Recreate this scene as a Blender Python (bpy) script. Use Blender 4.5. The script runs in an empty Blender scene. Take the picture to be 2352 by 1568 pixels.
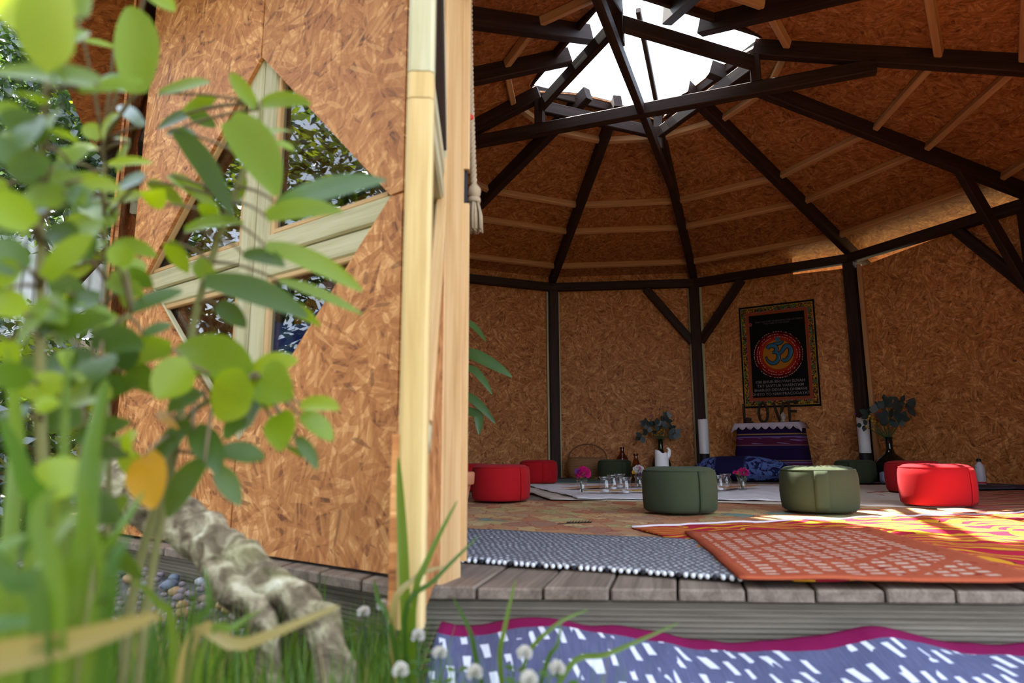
import bpy, bmesh, math, random
from math import sin, cos, pi, radians, atan2, sqrt, tan
from mathutils import Vector, Matrix, noise
random.seed(7)
S = bpy.context.scene
COL = S.collection
V = Vector

# ------------------------------------------------------------------ camera
F_PX, PITCH, ROLL, EYE = 1518.0, 0.1663, -0.0033, 0.28
cam_d = bpy.data.cameras.new('camera'); cam = bpy.data.objects.new('camera', cam_d); COL.objects.link(cam)
cam_d.sensor_width = 36; cam_d.lens = F_PX / 2352 * 36; cam_d.clip_start = 0.02; cam_d.clip_end = 200
cam.matrix_world = Matrix.Translation((0, 0, EYE)) @ Matrix.Rotation(pi / 2 + PITCH, 4, 'X') @ Matrix.Rotation(ROLL, 4, 'Z')
cam_d.dof.use_dof = True; cam_d.dof.focus_distance = 4.8; cam_d.dof.aperture_fstop = 3.2
S.camera = cam
# ------------------------------------------------------------------ sky, sun, exposure
SUN_DIR = V((-0.76, 1.64, 2.75)).normalized()          # towards the sun
w = bpy.data.worlds.new('sky'); S.world = w; w.use_nodes = True
wn = w.node_tree.nodes; wl = w.node_tree.links; wn.clear()
sky = wn.new('ShaderNodeTexSky'); sky.sky_type = 'NISHITA'; sky.sun_disc = False
sky.sun_elevation = math.asin(SUN_DIR.z); sky.sun_rotation = atan2(SUN_DIR.x, SUN_DIR.y)
sky.air_density = 1.0; sky.dust_density = 2.5; sky.ozone_density = 1.0
bg = wn.new('ShaderNodeBackground'); bg.inputs[1].default_value = 0.12
hz_ = wn.new('ShaderNodeBackground'); hz_.inputs[0].default_value = (.80, .88, 1.0, 1); hz_.inputs[1].default_value = 1.2      # bright thin cloud
ad = wn.new('ShaderNodeAddShader'); wo = wn.new('ShaderNodeOutputWorld')
wl.new(sky.outputs[0], bg.inputs[0]); wl.new(bg.outputs[0], ad.inputs[0]); wl.new(hz_.outputs[0], ad.inputs[1]); wl.new(ad.outputs[0], wo.inputs[0])
sun_d = bpy.data.lights.new('sun', 'SUN'); sun_d.energy = 12.0; sun_d.angle = radians(0.6); sun_d.color = (1.0, 0.93, 0.82)
sun = bpy.data.objects.new('sun', sun_d); COL.objects.link(sun)
sun.rotation_euler = (-SUN_DIR).to_track_quat('-Z', 'Y').to_euler()
vs = S.view_settings; vs.view_transform = 'Standard'; vs.look = 'None'; vs.exposure = 1.58; vs.gamma = 1.0; vs.use_curve_mapping = False

# ------------------------------------------------------------------ helpers
def at(x, y, d):
    "point seen at pixel (x, y) of the 2352x1568 photograph, d metres in front of the camera (horizontal)"
    u, v = x - 1176, y - 784
    c, s = cos(-ROLL), sin(-ROLL); u, v = c * u - s * v, s * u + c * v
    a, b = u / F_PX, -v / F_PX
    fy = cos(PITCH) - b * sin(PITCH); fz = b * cos(PITCH) + sin(PITCH)
    return V((a * d / fy, d, EYE + fz * d / fy))
W = {}
def MW(o): return W.get(o.name, Matrix.Identity(4))
def place(o, parent=None, M=None):
    M = M or Matrix.Identity(4); W[o.name] = M
    if parent: o.parent = parent; o.matrix_basis = MW(parent).inverted() @ M
    else: o.matrix_basis = M
    return o
def tag(o, label=None, cat=None, group=None, kind=None):
    if label: o['label'] = label
    if cat: o['category'] = cat
    if group: o['group'] = group
    if kind: o['kind'] = kind
    return o
def empty(name, loc=(0, 0, 0), rz=0, label=None, cat=None, group=None, kind=None):
    o = bpy.data.objects.new(name, None); COL.objects.link(o); o.empty_display_size = .05
    place(o, None, Matrix.Translation(loc) @ Matrix.Rotation(rz, 4, 'Z'))
    return tag(o, label, cat, group, kind)
def link(name, me, parent=None, M=None):
    o = bpy.data.objects.new(name, me); COL.objects.link(o); return place(o, parent, M)
def mesh(name, vs_, fs, mat=None, smooth=False, uv=None):
    me = bpy.data.meshes.new(name); me.from_pydata([tuple(v) for v in vs_], [], fs)
    if mat: me.materials.append(mat)
    if smooth: me.polygons.foreach_set('use_smooth', [True] * len(me.polygons))
    if uv:
        l = me.uv_layers.new(name='UVMap'); idx = [0] * len(me.loops); me.loops.foreach_get('vertex_index', idx)
        flat = []
        for i in idx: flat += list(uv[i])
        l.data.foreach_set('uv', flat)
    me.update(); return me
class MB:
    "collects shapes that make up ONE part"
    def __init__(s): s.v = []; s.f = []; s.uv = []
    def add(s, vs_, fs):
        n = len(s.v); s.v += [V(v) for v in vs_]; s.f += [tuple(i + n for i in f) for f in fs]
    def box(s, c, d, R=None):
        c = V(c); hx, hy, hz = d[0] / 2, d[1] / 2, d[2] / 2
        p = [V((x, y, z)) for x in (-hx, hx) for y in (-hy, hy) for z in (-hz, hz)]
        if R: p = [R @ q for q in p]
        s.add([c + q for q in p], [(0, 1, 3, 2), (4, 6, 7, 5), (0, 4, 5, 1), (2, 3, 7, 6), (0, 2, 6, 4), (1, 5, 7, 3)])
    def tube(s, pts, rad, n=8, cap=True):
        pts = [V(p) for p in pts]; rs = rad if isinstance(rad, (list, tuple)) else [rad] * len(pts)
        vs_, fs = [], []; prev = None
        for i, p in enumerate(pts):
            t = (pts[min(i + 1, len(pts) - 1)] - pts[max(i - 1, 0)])
            t = t.normalized() if t.length > 1e-9 else V((0, 0, 1))
            if prev is None:
                a = V((0, 0, 1)) if abs(t.z) < .9 else V((1, 0, 0)); nx = t.cross(a).normalized()
            else:
                nx = prev - t * prev.dot(t); nx = nx.normalized() if nx.length > 1e-6 else t.orthogonal().normalized()
            prev = nx; ny = t.cross(nx)
            for k in range(n):
                a = 2 * pi * k / n; vs_.append(p + (nx * cos(a) + ny * sin(a)) * rs[i])
        for i in range(len(pts) - 1):
            for k in range(n):
                fs.append((i * n + k, i * n + (k + 1) % n, (i + 1) * n + (k + 1) % n, (i + 1) * n + k))
        if cap:
            fs.append(tuple(range(n - 1, -1, -1))); fs.append(tuple((len(pts) - 1) * n + k for k in range(n)))
        s.add(vs_, fs)
    def lathe(s, prof, n=24, c=(0, 0, 0), wob=None, closed_top=True, closed_bot=True):
        c = V(c); vs_, fs = [], []
        for j, (r, z) in enumerate(prof):
            for k in range(n):
                a = 2 * pi * k / n; rr = r * (wob(a, j) if wob else 1); vs_.append(c + V((rr * cos(a), rr * sin(a), z)))
        for j in range(len(prof) - 1):
            for k in range(n): fs.append((j * n + k, j * n + (k + 1) % n, (j + 1) * n + (k + 1) % n, (j + 1) * n + k))
        if closed_bot: fs.append(tuple(range(n - 1, -1, -1)))
        if closed_top: fs.append(tuple((len(prof) - 1) * n + k for k in range(n)))
        s.add(vs_, fs)
    def prism(s, poly, axis_pt, t0, t1):
        "poly: 2-D list; axis_pt(u, v, t) -> point"
        n = len(poly)
        vs_ = [axis_pt(u, v, t0) for u, v in poly] + [axis_pt(u, v, t1) for u, v in poly]
        fs = [tuple(range(n - 1, -1, -1)), tuple(range(n, 2 * n))] + [(i, (i + 1) % n, n + (i + 1) % n, n + i) for i in range(n)]
        s.add(vs_, fs)
    def blob(s, c, r, seg=8, rings=6, sc=(1, 1, 1), nz=0, fr=3, seed=0):
        c = V(c); vs_, fs = [], []
        for j in range(rings + 1):
            th = pi * j / rings
            for k in range(seg):
                a = 2 * pi * k / seg; d = V((sin(th) * cos(a), sin(th) * sin(a), cos(th)))
                q = r * (1 + nz * noise.noise(d * fr + V((seed * 7.3, seed, 0)))) if nz else r
                vs_.append(c + V((d.x * sc[0], d.y * sc[1], d.z * sc[2])) * q)
        for j in range(rings):
            for k in range(seg): fs.append((j * seg + k, (j + 1) * seg + k, (j + 1) * seg + (k + 1) % seg, j * seg + (k + 1) % seg))
        s.add(vs_, fs)
    def build(s, name, mat, parent=None, M=None, smooth=False, world=True):
        "verts are in world space unless world=False"
        M = M if M is not None else (MW(parent) if parent else Matrix.Identity(4))
        vs_ = [M.inverted() @ v for v in s.v] if world else s.v
        me = mesh(name, vs_, s.f, mat, smooth)
        bm = bmesh.new(); bm.from_mesh(me); bmesh.ops.recalc_face_normals(bm, faces=bm.faces); bm.to_mesh(me); bm.free()
        return link(name, me, parent, M)
def beam(name, p0, p1, wdt, hgt, mat, parent, up=(0, 0, 1), ch=.006, roll=0):
    "chamfered timber; local x runs along it"
    p0, p1 = V(p0), V(p1); x = (p1 - p0); L = x.length; x.normalize()
    u = V(up); y = u.cross(x); y = y.normalized() if y.length > 1e-5 else V((0, 1, 0)); z = x.cross(y)
    M = Matrix(((x.x, y.x, z.x, (p0.x + p1.x) / 2), (x.y, y.y, z.y, (p0.y + p1.y) / 2), (x.z, y.z, z.z, (p0.z + p1.z) / 2), (0, 0, 0, 1)))
    a, b = wdt / 2, hgt / 2; c = min(ch, a * .4, b * .4)
    prof = [(-a + c, -b), (a - c, -b), (a, -b + c), (a, b - c), (a - c, b), (-a + c, b), (-a, b - c), (-a, -b + c)]
    vs_ = [(-L / 2, q[0], q[1]) for q in prof] + [(L / 2, q[0], q[1]) for q in prof]
    fs = [tuple(range(7, -1, -1)), tuple(range(8, 16))] + [(i, (i + 1) % 8, 8 + (i + 1) % 8, 8 + i) for i in range(8)]
    return link(name, mesh(name, vs_, fs, mat), parent, M)
def slab(name, poly, th, mat, parent, M):
    "poly in local x,z; thickness along local +y from 0"
    m = MB(); m.prism(poly, lambda u, v, t: V((u, t, v)), 0, th)
    return m.build(name, mat, parent, M, world=False)

# ------------------------------------------------------------------ materials
class N:
    def __init__(s, name):
        s.m = bpy.data.materials.new(name); s.m.use_nodes = True; s.t = s.m.node_tree; s.t.nodes.clear()
        s.out = s.n('ShaderNodeOutputMaterial')
    def n(s, typ, **kw):
        nd = s.t.nodes.new(typ)
        for k, v in kw.items(): setattr(nd, k, v)
        return nd
    def l(s, a, b): s.t.links.new(a, b)
    def val(s, sock, v):
        if hasattr(v, 'is_output') or isinstance(v, bpy.types.NodeSocket): s.l(v, sock)
        else: sock.default_value = v
    def math(s, op, a, b=None, c=None):
        nd = s.n('ShaderNodeMath', operation=op); s.val(nd.inputs[0], a)
        if b is not None: s.val(nd.inputs[1], b)
        if c is not None: s.val(nd.inputs[2], c)
        return nd.outputs[0]
    def vmul(s, vec, k):
        nd = s.n('ShaderNodeVectorMath', operation='MULTIPLY'); s.val(nd.inputs[0], vec); s.val(nd.inputs[1], k); return nd.outputs[0]
    def vadd(s, a, b):
        nd = s.n('ShaderNodeVectorMath', operation='ADD'); s.val(nd.inputs[0], a); s.val(nd.inputs[1], b); return nd.outputs[0]
    def ramp(s, fac, stops, interp='LINEAR'):
        nd = s.n('ShaderNodeValToRGB'); r = nd.color_ramp; r.interpolation = interp
        while len(r.elements) < len(stops): r.elements.new(.5)
        for e, (p, c) in zip(r.elements, stops): e.position = p; e.color = (*c, 1)
        s.val(nd.inputs[0], fac); return nd.outputs[0]
    def mix(s, fac, a, b, bt='MIX'):
        nd = s.n('ShaderNodeMix', data_type='RGBA', blend_type=bt)
        s.val(nd.inputs[0], fac); s.val(nd.inputs[6], a if not isinstance(a, tuple) else (*a, 1)); s.val(nd.inputs[7], b if not isinstance(b, tuple) else (*b, 1))
        return nd.outputs[2]
    def noise(s, vec, scale, detail=3, rough=.55, dist=0):
        nd = s.n('ShaderNodeTexNoise'); s.val(nd.inputs['Vector'], vec); nd.inputs['Scale'].default_value = scale
        nd.inputs['Detail'].default_value = detail; nd.inputs['Roughness'].default_value = rough; nd.inputs['Distortion'].default_value = dist
        return nd.outputs[0]
    def vor(s, vec, scale, feat='F1', out='Color', rnd=1, dim='3D'):
        nd = s.n('ShaderNodeTexVoronoi', feature=feat, voronoi_dimensions=dim); s.val(nd.inputs['Vector'], vec); nd.inputs['Scale'].default_value = scale
        nd.inputs['Randomness'].default_value = rnd; return nd.outputs[out]
    def sep(s, vec):
        nd = s.n('ShaderNodeSeparateXYZ'); s.val(nd.inputs[0], vec); return nd.outputs
    def comb(s, x, y, z=0.0):
        nd = s.n('ShaderNodeCombineXYZ'); s.val(nd.inputs[0], x); s.val(nd.inputs[1], y); s.val(nd.inputs[2], z); return nd.outputs[0]
    def obj(s): return s.n('ShaderNodeTexCoord').outputs['Object']
    def uv(s): return s.n('ShaderNodeTexCoord').outputs['UV']
    def rnd(s): return s.n('ShaderNodeObjectInfo').outputs['Random']
    def bsdf(s, col, rough=.7, bump=None, bs=.3, bd=.01, spec=.3, metal=0, **kw):
        b = s.n('ShaderNodeBsdfPrincipled'); s.val(b.inputs['Base Color'], col if not isinstance(col, tuple) else (*col, 1))
        s.val(b.inputs['Roughness'], rough); b.inputs['Specular IOR Level'].default_value = spec; b.inputs['Metallic'].default_value = metal
        for k, v in kw.items(): s.val(b.inputs[k.replace('_', ' ')], v)
        if bump is not None:
            bp = s.n('ShaderNodeBump'); bp.inputs['Strength'].default_value = bs; bp.inputs['Distance'].default_value = bd
            s.val(bp.inputs['Height'], bump); s.l(bp.outputs[0], b.inputs['Normal'])
        s.l(b.outputs[0], s.out.inputs[0]); return s.m
def plain(name, col, rough=.6, spec=.3, metal=0, vary=.12, sc=30, **kw):
    n = N(name); f = n.noise(n.obj(), sc, 3)
    c = n.mix(f, tuple(x * (1 - vary) for x in col), tuple(min(1, x * (1 + vary)) for x in col))
    return n.bsdf(c, rough, bump=f, bs=.08, bd=.003, spec=spec, metal=metal, **kw)
def wood(name, c0, c1, c2, rough=.6, scale=1.0, spec=.3, knots=False):
    n = N(name); o = n.vadd(n.obj(), n.vmul(n.comb(n.rnd(), n.rnd(), n.rnd()), (17., 9., 5.)))
    g = n.noise(n.vmul(o, (1.6 * scale, 28 * scale, 28 * scale)), 1, 4, .6, .6)
    g2 = n.noise(n.vmul(o, (6 * scale, 160 * scale, 160 * scale)), 1, 2)
    t = n.math('ADD', n.math('MULTIPLY', g, .75), n.math('MULTIPLY', g2, .25))
    c = n.ramp(t, [(.3, c0), (.5, c1), (.72, c2)])
    return n.bsdf(c, rough, bump=t, bs=.25, bd=.002, spec=spec)
def osb(name, tint=(1, 1, 1)):
    n = N(name); x, y, z = n.sep(n.obj()); r = n.rnd()
    p = n.vadd(n.comb(x, z), n.comb(n.math('MULTIPLY', r, 37.), n.math('MULTIPLY', r, 91.)))
    def layer(cell, sx, sy, off):
        q = n.vadd(p, (off, off * 1.7, 0)); cc = n.vor(q, cell, dim='2D'); a = n.sep(cc)[0]
        vr = n.n('ShaderNodeVectorRotate', rotation_type='Z_AXIS'); n.l(q, vr.inputs['Vector']); n.l(n.math('MULTIPLY', a, pi), vr.inputs['Angle'])
        s_ = n.vmul(vr.outputs[0], (sx, sy, 1)); vv = n.n('ShaderNodeTexVoronoi', voronoi_dimensions='2D'); n.l(s_, vv.inputs['Vector']); vv.inputs['Scale'].default_value = 1
        return n.sep(vv.outputs['Color'])[1]
    a = layer(13, 14, 78, 3.1); b = layer(7.5, 8, 46, 11.7); c = layer(22, 26, 170, 23.3); fl = layer(9, 11, 82, 41.9); fd = layer(12, 14, 90, 57.3)
    m = n.math('ADD', n.math('MULTIPLY', a, .42), n.math('ADD', n.math('MULTIPLY', b, .36), n.math('MULTIPLY', c, .22)))
    big = n.noise(p, 2.2, 2); m = n.math('ADD', m, n.math('MULTIPLY', n.math('SUBTRACT', big, .5), .18))
    T = lambda q: tuple(q[i] * tint[i] for i in range(3))
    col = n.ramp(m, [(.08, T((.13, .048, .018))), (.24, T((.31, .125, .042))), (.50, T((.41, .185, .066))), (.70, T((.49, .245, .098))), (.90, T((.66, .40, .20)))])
    col = n.mix(n.math('MULTIPLY', n.math('GREATER_THAN', fl, .94), .5), col, T((.62, .37, .17))); col = n.mix(n.math('MULTIPLY', n.math('GREATER_THAN', fd, .972), .6), col, T((.15, .06, .022)))
    col = n.vmul(col, n.comb(*[n.math('ADD', .88, n.math('MULTIPLY', r, .24))] * 3))
    return n.bsdf(col, .62, bump=m, bs=.35, bd=.0025, spec=.35)
def leafmat(name, c0, c1, trans, gloss=.12, sc=9, rough=.35, objrand=.25):
    n = N(name); f = n.noise(n.obj(), sc, 2); r = n.math('SUBTRACT', n.rnd(), .5)
    fac = n.math('ADD', f, n.math('MULTIPLY', r, objrand * 2)); c = n.mix(fac, c0, c1)
    d = n.n('ShaderNodeBsdfDiffuse'); n.l(c, d.inputs[0])
    t = n.n('ShaderNodeBsdfTranslucent'); n.l(n.mix(.75, c, trans), t.inputs[0])
    g = n.n('ShaderNodeBsdfGlossy'); g.inputs['Roughness'].default_value = rough; g.inputs[0].default_value = (.9, .95, 1, 1)
    m1 = n.n('ShaderNodeMixShader'); m1.inputs[0].default_value = .5; n.l(d.outputs[0], m1.inputs[1]); n.l(t.outputs[0], m1.inputs[2])
    fr = n.n('ShaderNodeLayerWeight'); fr.inputs[0].default_value = .5
    sch = n.math('ADD', .02 + gloss * .12, n.math('MULTIPLY', n.math('POWER', fr.outputs['Facing'], 4.), .35))
    m2 = n.n('ShaderNodeMixShader'); n.l(sch, m2.inputs[0]); n.l(m1.outputs[0], m2.inputs[1]); n.l(g.outputs[0], m2.inputs[2])
    n.l(m2.outputs[0], n.out.inputs[0]); return n.m
def glass(name, tint=(1, 1, 1), refl=1.0, rough=.0, dens=0.0, body=(.5, .5, .5)):
    "thin glazing: Fresnel reflection over transparency, optional body colour"
    n = N(name); tr = n.n('ShaderNodeBsdfTransparent'); tr.inputs[0].default_value = (*tint, 1)
    base = tr.outputs[0]
    if dens > 0:
        df = n.n('ShaderNodeBsdfDiffuse'); df.inputs[0].default_value = (*body, 1)
        mx = n.n('ShaderNodeMixShader'); mx.inputs[0].default_value = dens; n.l(base, mx.inputs[1]); n.l(df.outputs[0], mx.inputs[2]); base = mx.outputs[0]
    g = n.n('ShaderNodeBsdfGlossy'); g.inputs['Roughness'].default_value = rough; g.inputs[0].default_value = (1, 1, 1, 1)
    fr = n.n('ShaderNodeLayerWeight'); fr.inputs[0].default_value = .5           # Schlick, the same from both sides of the sheet
    sch = n.math('ADD', .045, n.math('MULTIPLY', n.math('POWER', fr.outputs['Facing'], 5.), .95))
    m = n.n('ShaderNodeMixShader'); n.l(n.math('MINIMUM', n.math('MULTIPLY', sch, refl), 1.), m.inputs[0]); n.l(base, m.inputs[1]); n.l(g.outputs[0], m.inputs[2])
    n.l(m.outputs[0], n.out.inputs[0]); return n.m
def cloth(name, col, vary=.15, weave=420, rough=.9, bs=.25):
    n = N(name); o = n.obj(); f = n.noise(o, 7, 3); wv = n.noise(o, weave, 1)
    c = n.mix(f, tuple(x * (1 - vary) for x in col), tuple(min(1, x * (1 + vary)) for x in col))
    return n.bsdf(c, rough, bump=wv, bs=bs, bd=.001, spec=.12, Sheen_Weight=.04)

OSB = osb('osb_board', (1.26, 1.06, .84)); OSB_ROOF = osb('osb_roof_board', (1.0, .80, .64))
DARK = wood('dark_stained_timber', (.016, .008, .006), (.036, .018, .013), (.058, .031, .023), .6, spec=.2)
PALE = wood('pale_softwood', (.42, .23, .09), (.56, .34, .15), (.66, .45, .23), .6)
PURLIN = wood('roof_batten_softwood', (.46, .22, .09), (.60, .32, .14), (.70, .41, .20), .6)
TREATED = wood('treated_softwood', (.33, .29, .16), (.50, .44, .26), (.60, .55, .37), .6)
YELLOWPINE = wood('yellow_pine', (.48, .29, .10), (.62, .42, .17), (.70, .52, .26), .55)
GREYDECK = wood('weathered_deck', (.10, .07, .05), (.20, .15, .115), (.32, .25, .195), .8)
GREYFASCIA = wood('weathered_fascia', (.10, .08, .06), (.18, .15, .115), (.27, .23, .18), .8)
PANE = glass('window_pane', (.72, .75, .75), 1.0)
SKYPANE = glass('skylight_pane', (.95, .97, .97), 1.0)
BLACK = plain('black_paint', (.012, .012, .014), .45)

# ------------------------------------------------------------------ pavilion plan (dodecagon)
CX, CY, R, PHI = .9465, 4.4428, 3.1062, -.6743
SIDE = 2 * R * sin(pi / 12); BEAM_Z = 2.178; SL = .316; ZU0 = 2.222
def vtx(k, r=R, z=0): a = PHI + k * pi / 6; return V((CX + r * sin(a), CY + r * cos(a), z))
def zu(r): return ZU0 + SL * (R - r)               # rafter underside
def frame_M(k, off=0, z=0):
    "local x along side k..k+1 (left to right seen from inside), local y outward, z up"
    a, b = vtx(k), vtx(k + 1); x = (b - a).normalized(); out = ((a + b) / 2 - V((CX, CY, 0))).normalized()
    o = a + out * off; zz = V((0, 0, 1)); 
    return Matrix(((x.x, out.x, 0, o.x), (x.y, out.y, 0, o.y), (0, 0, 1, z), (0, 0, 0, 1)))

# ground ------------------------------------------------------------------
GZ = -.17
n = N('garden_soil'); o_ = n.obj(); f_ = n.noise(o_, 3, 5); g_ = n.noise(o_, 40, 3)
GROUND = n.bsdf(n.mix(n.math('MULTIPLY', f_, 1.0), n.mix(g_, (.045, .035, .022), (.10, .08, .05)), n.mix(g_, (.09, .085, .03), (.17, .15, .06))), .95, bump=g_, bs=.5, bd=.02)
m = MB(); NG = 40
def gh(x, y): return GZ + .012 * noise.noise(V((x * 1.3, y * 1.3, 0)))
gv = []; gf = []
ext = [-40, -20, -10, -6, -4, -3] + [-2.5 + .25 * i for i in range(18)] + [2.5, 4, 6, 10, 20, 40]
eyt = [-30, -12, -6, -3] + [-1.5 + .25 * i for i in range(18)] + [3.5, 5, 7, 9, 12, 20, 50]
for y in eyt:
    for x in ext: gv.append((x, y, gh(x, y)))
for j in range(len(eyt) - 1):
    for i in range(len(ext) - 1): a = j * len(ext) + i; gf.append((a, a + 1, a + 1 + len(ext), a + len(ext)))
tag(link('ground', mesh('ground', gv, gf, GROUND, True)), 'brown garden soil and rough grass around the pavilion', 'ground', kind='structure')

# floor -------------------------------------------------------------------
floor = empty('floor', (CX, CY, 0), 0, 'weathered timber deck floor under the rugs', kind='structure')
poly = [vtx(k, R + .09).to_2d() for k in range(-3, 8)]          # clockwise seen from above
poly = [vtx(k, R + .09).to_2d() for k in (-3, -2, -1, 0, 1, 2, 3, 4, 5, 6)] + [V((1.46, 1.385)), V((-.235, 1.475))]
def clip(poly, nrm, d):
    out = []
    for i in range(len(poly)):
        a, b = poly[i], poly[(i + 1) % len(poly)]; da, db = a.dot(nrm) - d, b.dot(nrm) - d
        if da <= 0: out.append(a)
        if da * db < 0: t = da / (da - db); out.append(a + (b - a) * t)
    return out
bdir = V((sin(radians(14)), cos(radians(14)))); bn = V((bdir.y, -bdir.x)); bw = .138
k0 = min(p.dot(bn) for p in poly); k1 = max(p.dot(bn) for p in poly); i = 0; d = k0
while d < k1:
    q = clip(clip(poly, bn, d + bw - .005), -bn, -d)
    if len(q) > 2:
        c = sum(q, V((0, 0))) / len(q)
        M = Matrix.Translation((c.x, c.y, 0)) @ Matrix.Rotation(pi / 2 - radians(14), 4, 'Z')
        mb = MB(); jz = random.uniform(-.002, .0015)
        mb.prism([(p.x, p.y) for p in q], lambda u, v, t: V((u, v, t)), -.028, -.001 + jz)
        o = mb.build('deck_board', GREYDECK, floor, M)
        bv = o.modifiers.new('edge', 'BEVEL'); bv.width = .004; bv.segments = 1
    d += bw; i += 1
def fascia(p0, p1, z0, z1, nm='fascia_board'):
    p0, p1 = V(p0), V(p1); x = (p1 - p0).normalized(); out = V((x.y, -x.x, 0)); L = (p1 - p0).length
    if (p0 - V((CX, CY, 0))).dot(out) < 0: out = -out
    M = Matrix(((x.x, out.x, 0, p0.x), (x.y, out.y, 0, p0.y), (0, 0, 1, z0), (0, 0, 0, 1)))
    h = z1 - z0; ng = 15; prof = [(-.02, 0)]
    for g in range(ng):
        a = h * g / ng; st = h / ng; prof += [(.004, a + st * .12), (.004, a + st * .62), (0, a + st * .72), (0, a + st * .98)]
    prof += [(-.02, h)]
    mb = MB(); mb.prism(prof, lambda u, v, t: V((t, u, v)), 0, L); return mb.build(nm, GREYFASCIA, floor, M, world=False)
fascia((1.46, 1.41, 0), (-.21, 1.50, 0), GZ - .02, -.03)
pA, pB = vtx(-3, R + .06), vtx(-4, R + .06)
fascia(pA, (-.235, 1.53, 0), GZ - .02, -.03)
fascia(vtx(6, R + .06), (1.46, 1.41, 0), GZ - .02, -.03)
fascia(vtx(-3, R + .06), vtx(-2, R + .06), GZ - .02, -.03)
# recessed skirt so nothing shows under the deck
for k in range(-2, 7):
    a, b = vtx(k, R + .04, 0), vtx(k + 1, R + .04, 0)
    if k < 6: fascia(a, b, GZ - .02, -.03)

# timber frame ------------------------------------------------------------
tf = empty('timber_frame', (CX, CY, 0), 0, 'dark stained timber posts, eave beams and corner braces of the pavilion', kind='structure')
for k in range(-4, 8):
    p = vtx(k) if k != -3 else vtx(k, R - .09)
    beam('post', (p.x, p.y, 0.0), (p.x, p.y, BEAM_Z - .045), .105, .105, DARK if k != -4 else PALE, tf, up=(p - V((CX, CY, 0))), ch=.006)
    a, b = vtx(k, R, BEAM_Z), vtx(k + 1, R, BEAM_Z)
    beam('eave_beam', a, b, .085, .09, DARK, tf)
    t = (b - a).normalized()
    for (q, s_) in ((a, 1), (b, -1)):
        if k in (-5,): continue
        if (k == 0 and s_ == -1) or (k == 1 and s_ == 1) or (k == 2 and s_ == -1) or (k == 3 and s_ == 1): continue       # the photo shows none beside this post
        off = .50
        c0 = q + t * s_ * .045 + V((0, 0, -.70 + 0)); c1 = q + t * s_ * (off + .04) + V((0, 0, -.045))
        c0.z = BEAM_Z - .68
        beam('brace', c0, c1, .06, .085, DARK, tf)
    # pale cover strips on both sides of the wall posts
    if k in (1, 2):
        out = (p - V((CX, CY, 0))).normalized(); tx = V((out.y, -out.x, 0))
        for s_ in (-1, 1):
            c = p + tx * s_ * .066 + out * .03
            beam('cover_strip', (c.x, c.y, .0), (c.x, c.y, BEAM_Z - .05), .05, .026, TREATED, tf, up=tx)
q_ = vtx(4, R - .55); beam('brace', vtx(4, R - .04, 1.42), V((q_.x, q_.y, zu(R - .55) + .03)), .06, .085, DARK, tf)
out3 = (vtx(3) - V((CX, CY, 0))).normalized(); tx3 = V((out3.y, -out3.x, 0)); c = vtx(3) + tx3 * .085 + out3 * .01
beam('cover_strip', (c.x, c.y, 0), (c.x, c.y, 2.10), .045, .04, PURLIN, tf, up=tx3)

# walls -------------------------------------------------------------------
WALLS = {-3: 'wall_left', -2: 'wall_left_rear', -1: 'wall_back_left', 0: 'wall_back_left_centre', 1: 'wall_back', 2: 'wall_back_right', 3: 'wall_right_rear', 4: 'wall_right', 5: 'wall_right_front', 6: 'wall_front_right'}
def wall(k, tl, tr, seams):
    M = frame_M(k, .062)
    r = empty(WALLS[k], vtx(k), 0, None, kind='structure')
    r['label'] = {1: 'bare OSB back wall behind the wicker basket', 2: 'OSB wall panel behind the om banner', 3: 'dark OSB wall behind the round black vase'}.get(k, 'OSB %s of the pavilion' % WALLS[k].replace('wall_', '').replace('_', ' ') + ' wall')
    top = lambda x: tl + (tr - tl) * x / SIDE
    g = .0008
    lo_ = min(tl, tr)
    slab('backing_sheet', [(-.045, 0), (SIDE + .045, 0), (SIDE + .045, lo_ + .01), (-.045, lo_ + .01)], .008, OSB, r, M @ Matrix.Translation((0, .0125, -.02)))  # added behind the panels so no light leaks at seams and corners
    for (x0, x1, z0, z1) in seams:
        P = [(x0 + g, z0 + g), (x1 - g, z0 + g), (x1 - g, min(z1, top(x1)) - g), (x0 + g, min(z1, top(x0)) - g)]
        slab('osb_panel', P, .012, OSB, r, M)
    return r
HI = 2.318
full = [(-.01, SIDE + .01, .0, 1.22), (-.01, SIDE + .01, 1.22, 3)]
wall(-3, HI, HI, full); wall(-2, HI, HI, full); wall(-1, HI, HI, full)
wall(0, HI, HI, [(-.01, SIDE + .01, 0, 1.27), (-.01, .8, 1.27, 3), (.8, SIDE + .01, 1.27, 3)])
wall(1, HI, HI, [(-.01, SIDE + .01, 0, 1.32), (-.01, .30, 1.32, 3), (.30, SIDE + .01, 1.32, 3)])
wall(2, 2.165, 2.10, [(-.01, SIDE + .01, 0, 1.22), (-.01, SIDE + .01, 1.22, 3)])
Me = frame_M(2, .10); slab('eave_board', [(-.03, 2.12), (1.05, 2.08), (1.05, 2.31), (-.03, 2.31)], .012, OSB, bpy.data.objects['wall_back_right'], Me)
wall(3, 2.08, 2.20, [(-.01, SIDE + .01, 0, 3)])
wall(4, HI, HI, full); wall(5, HI, HI, full)

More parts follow.
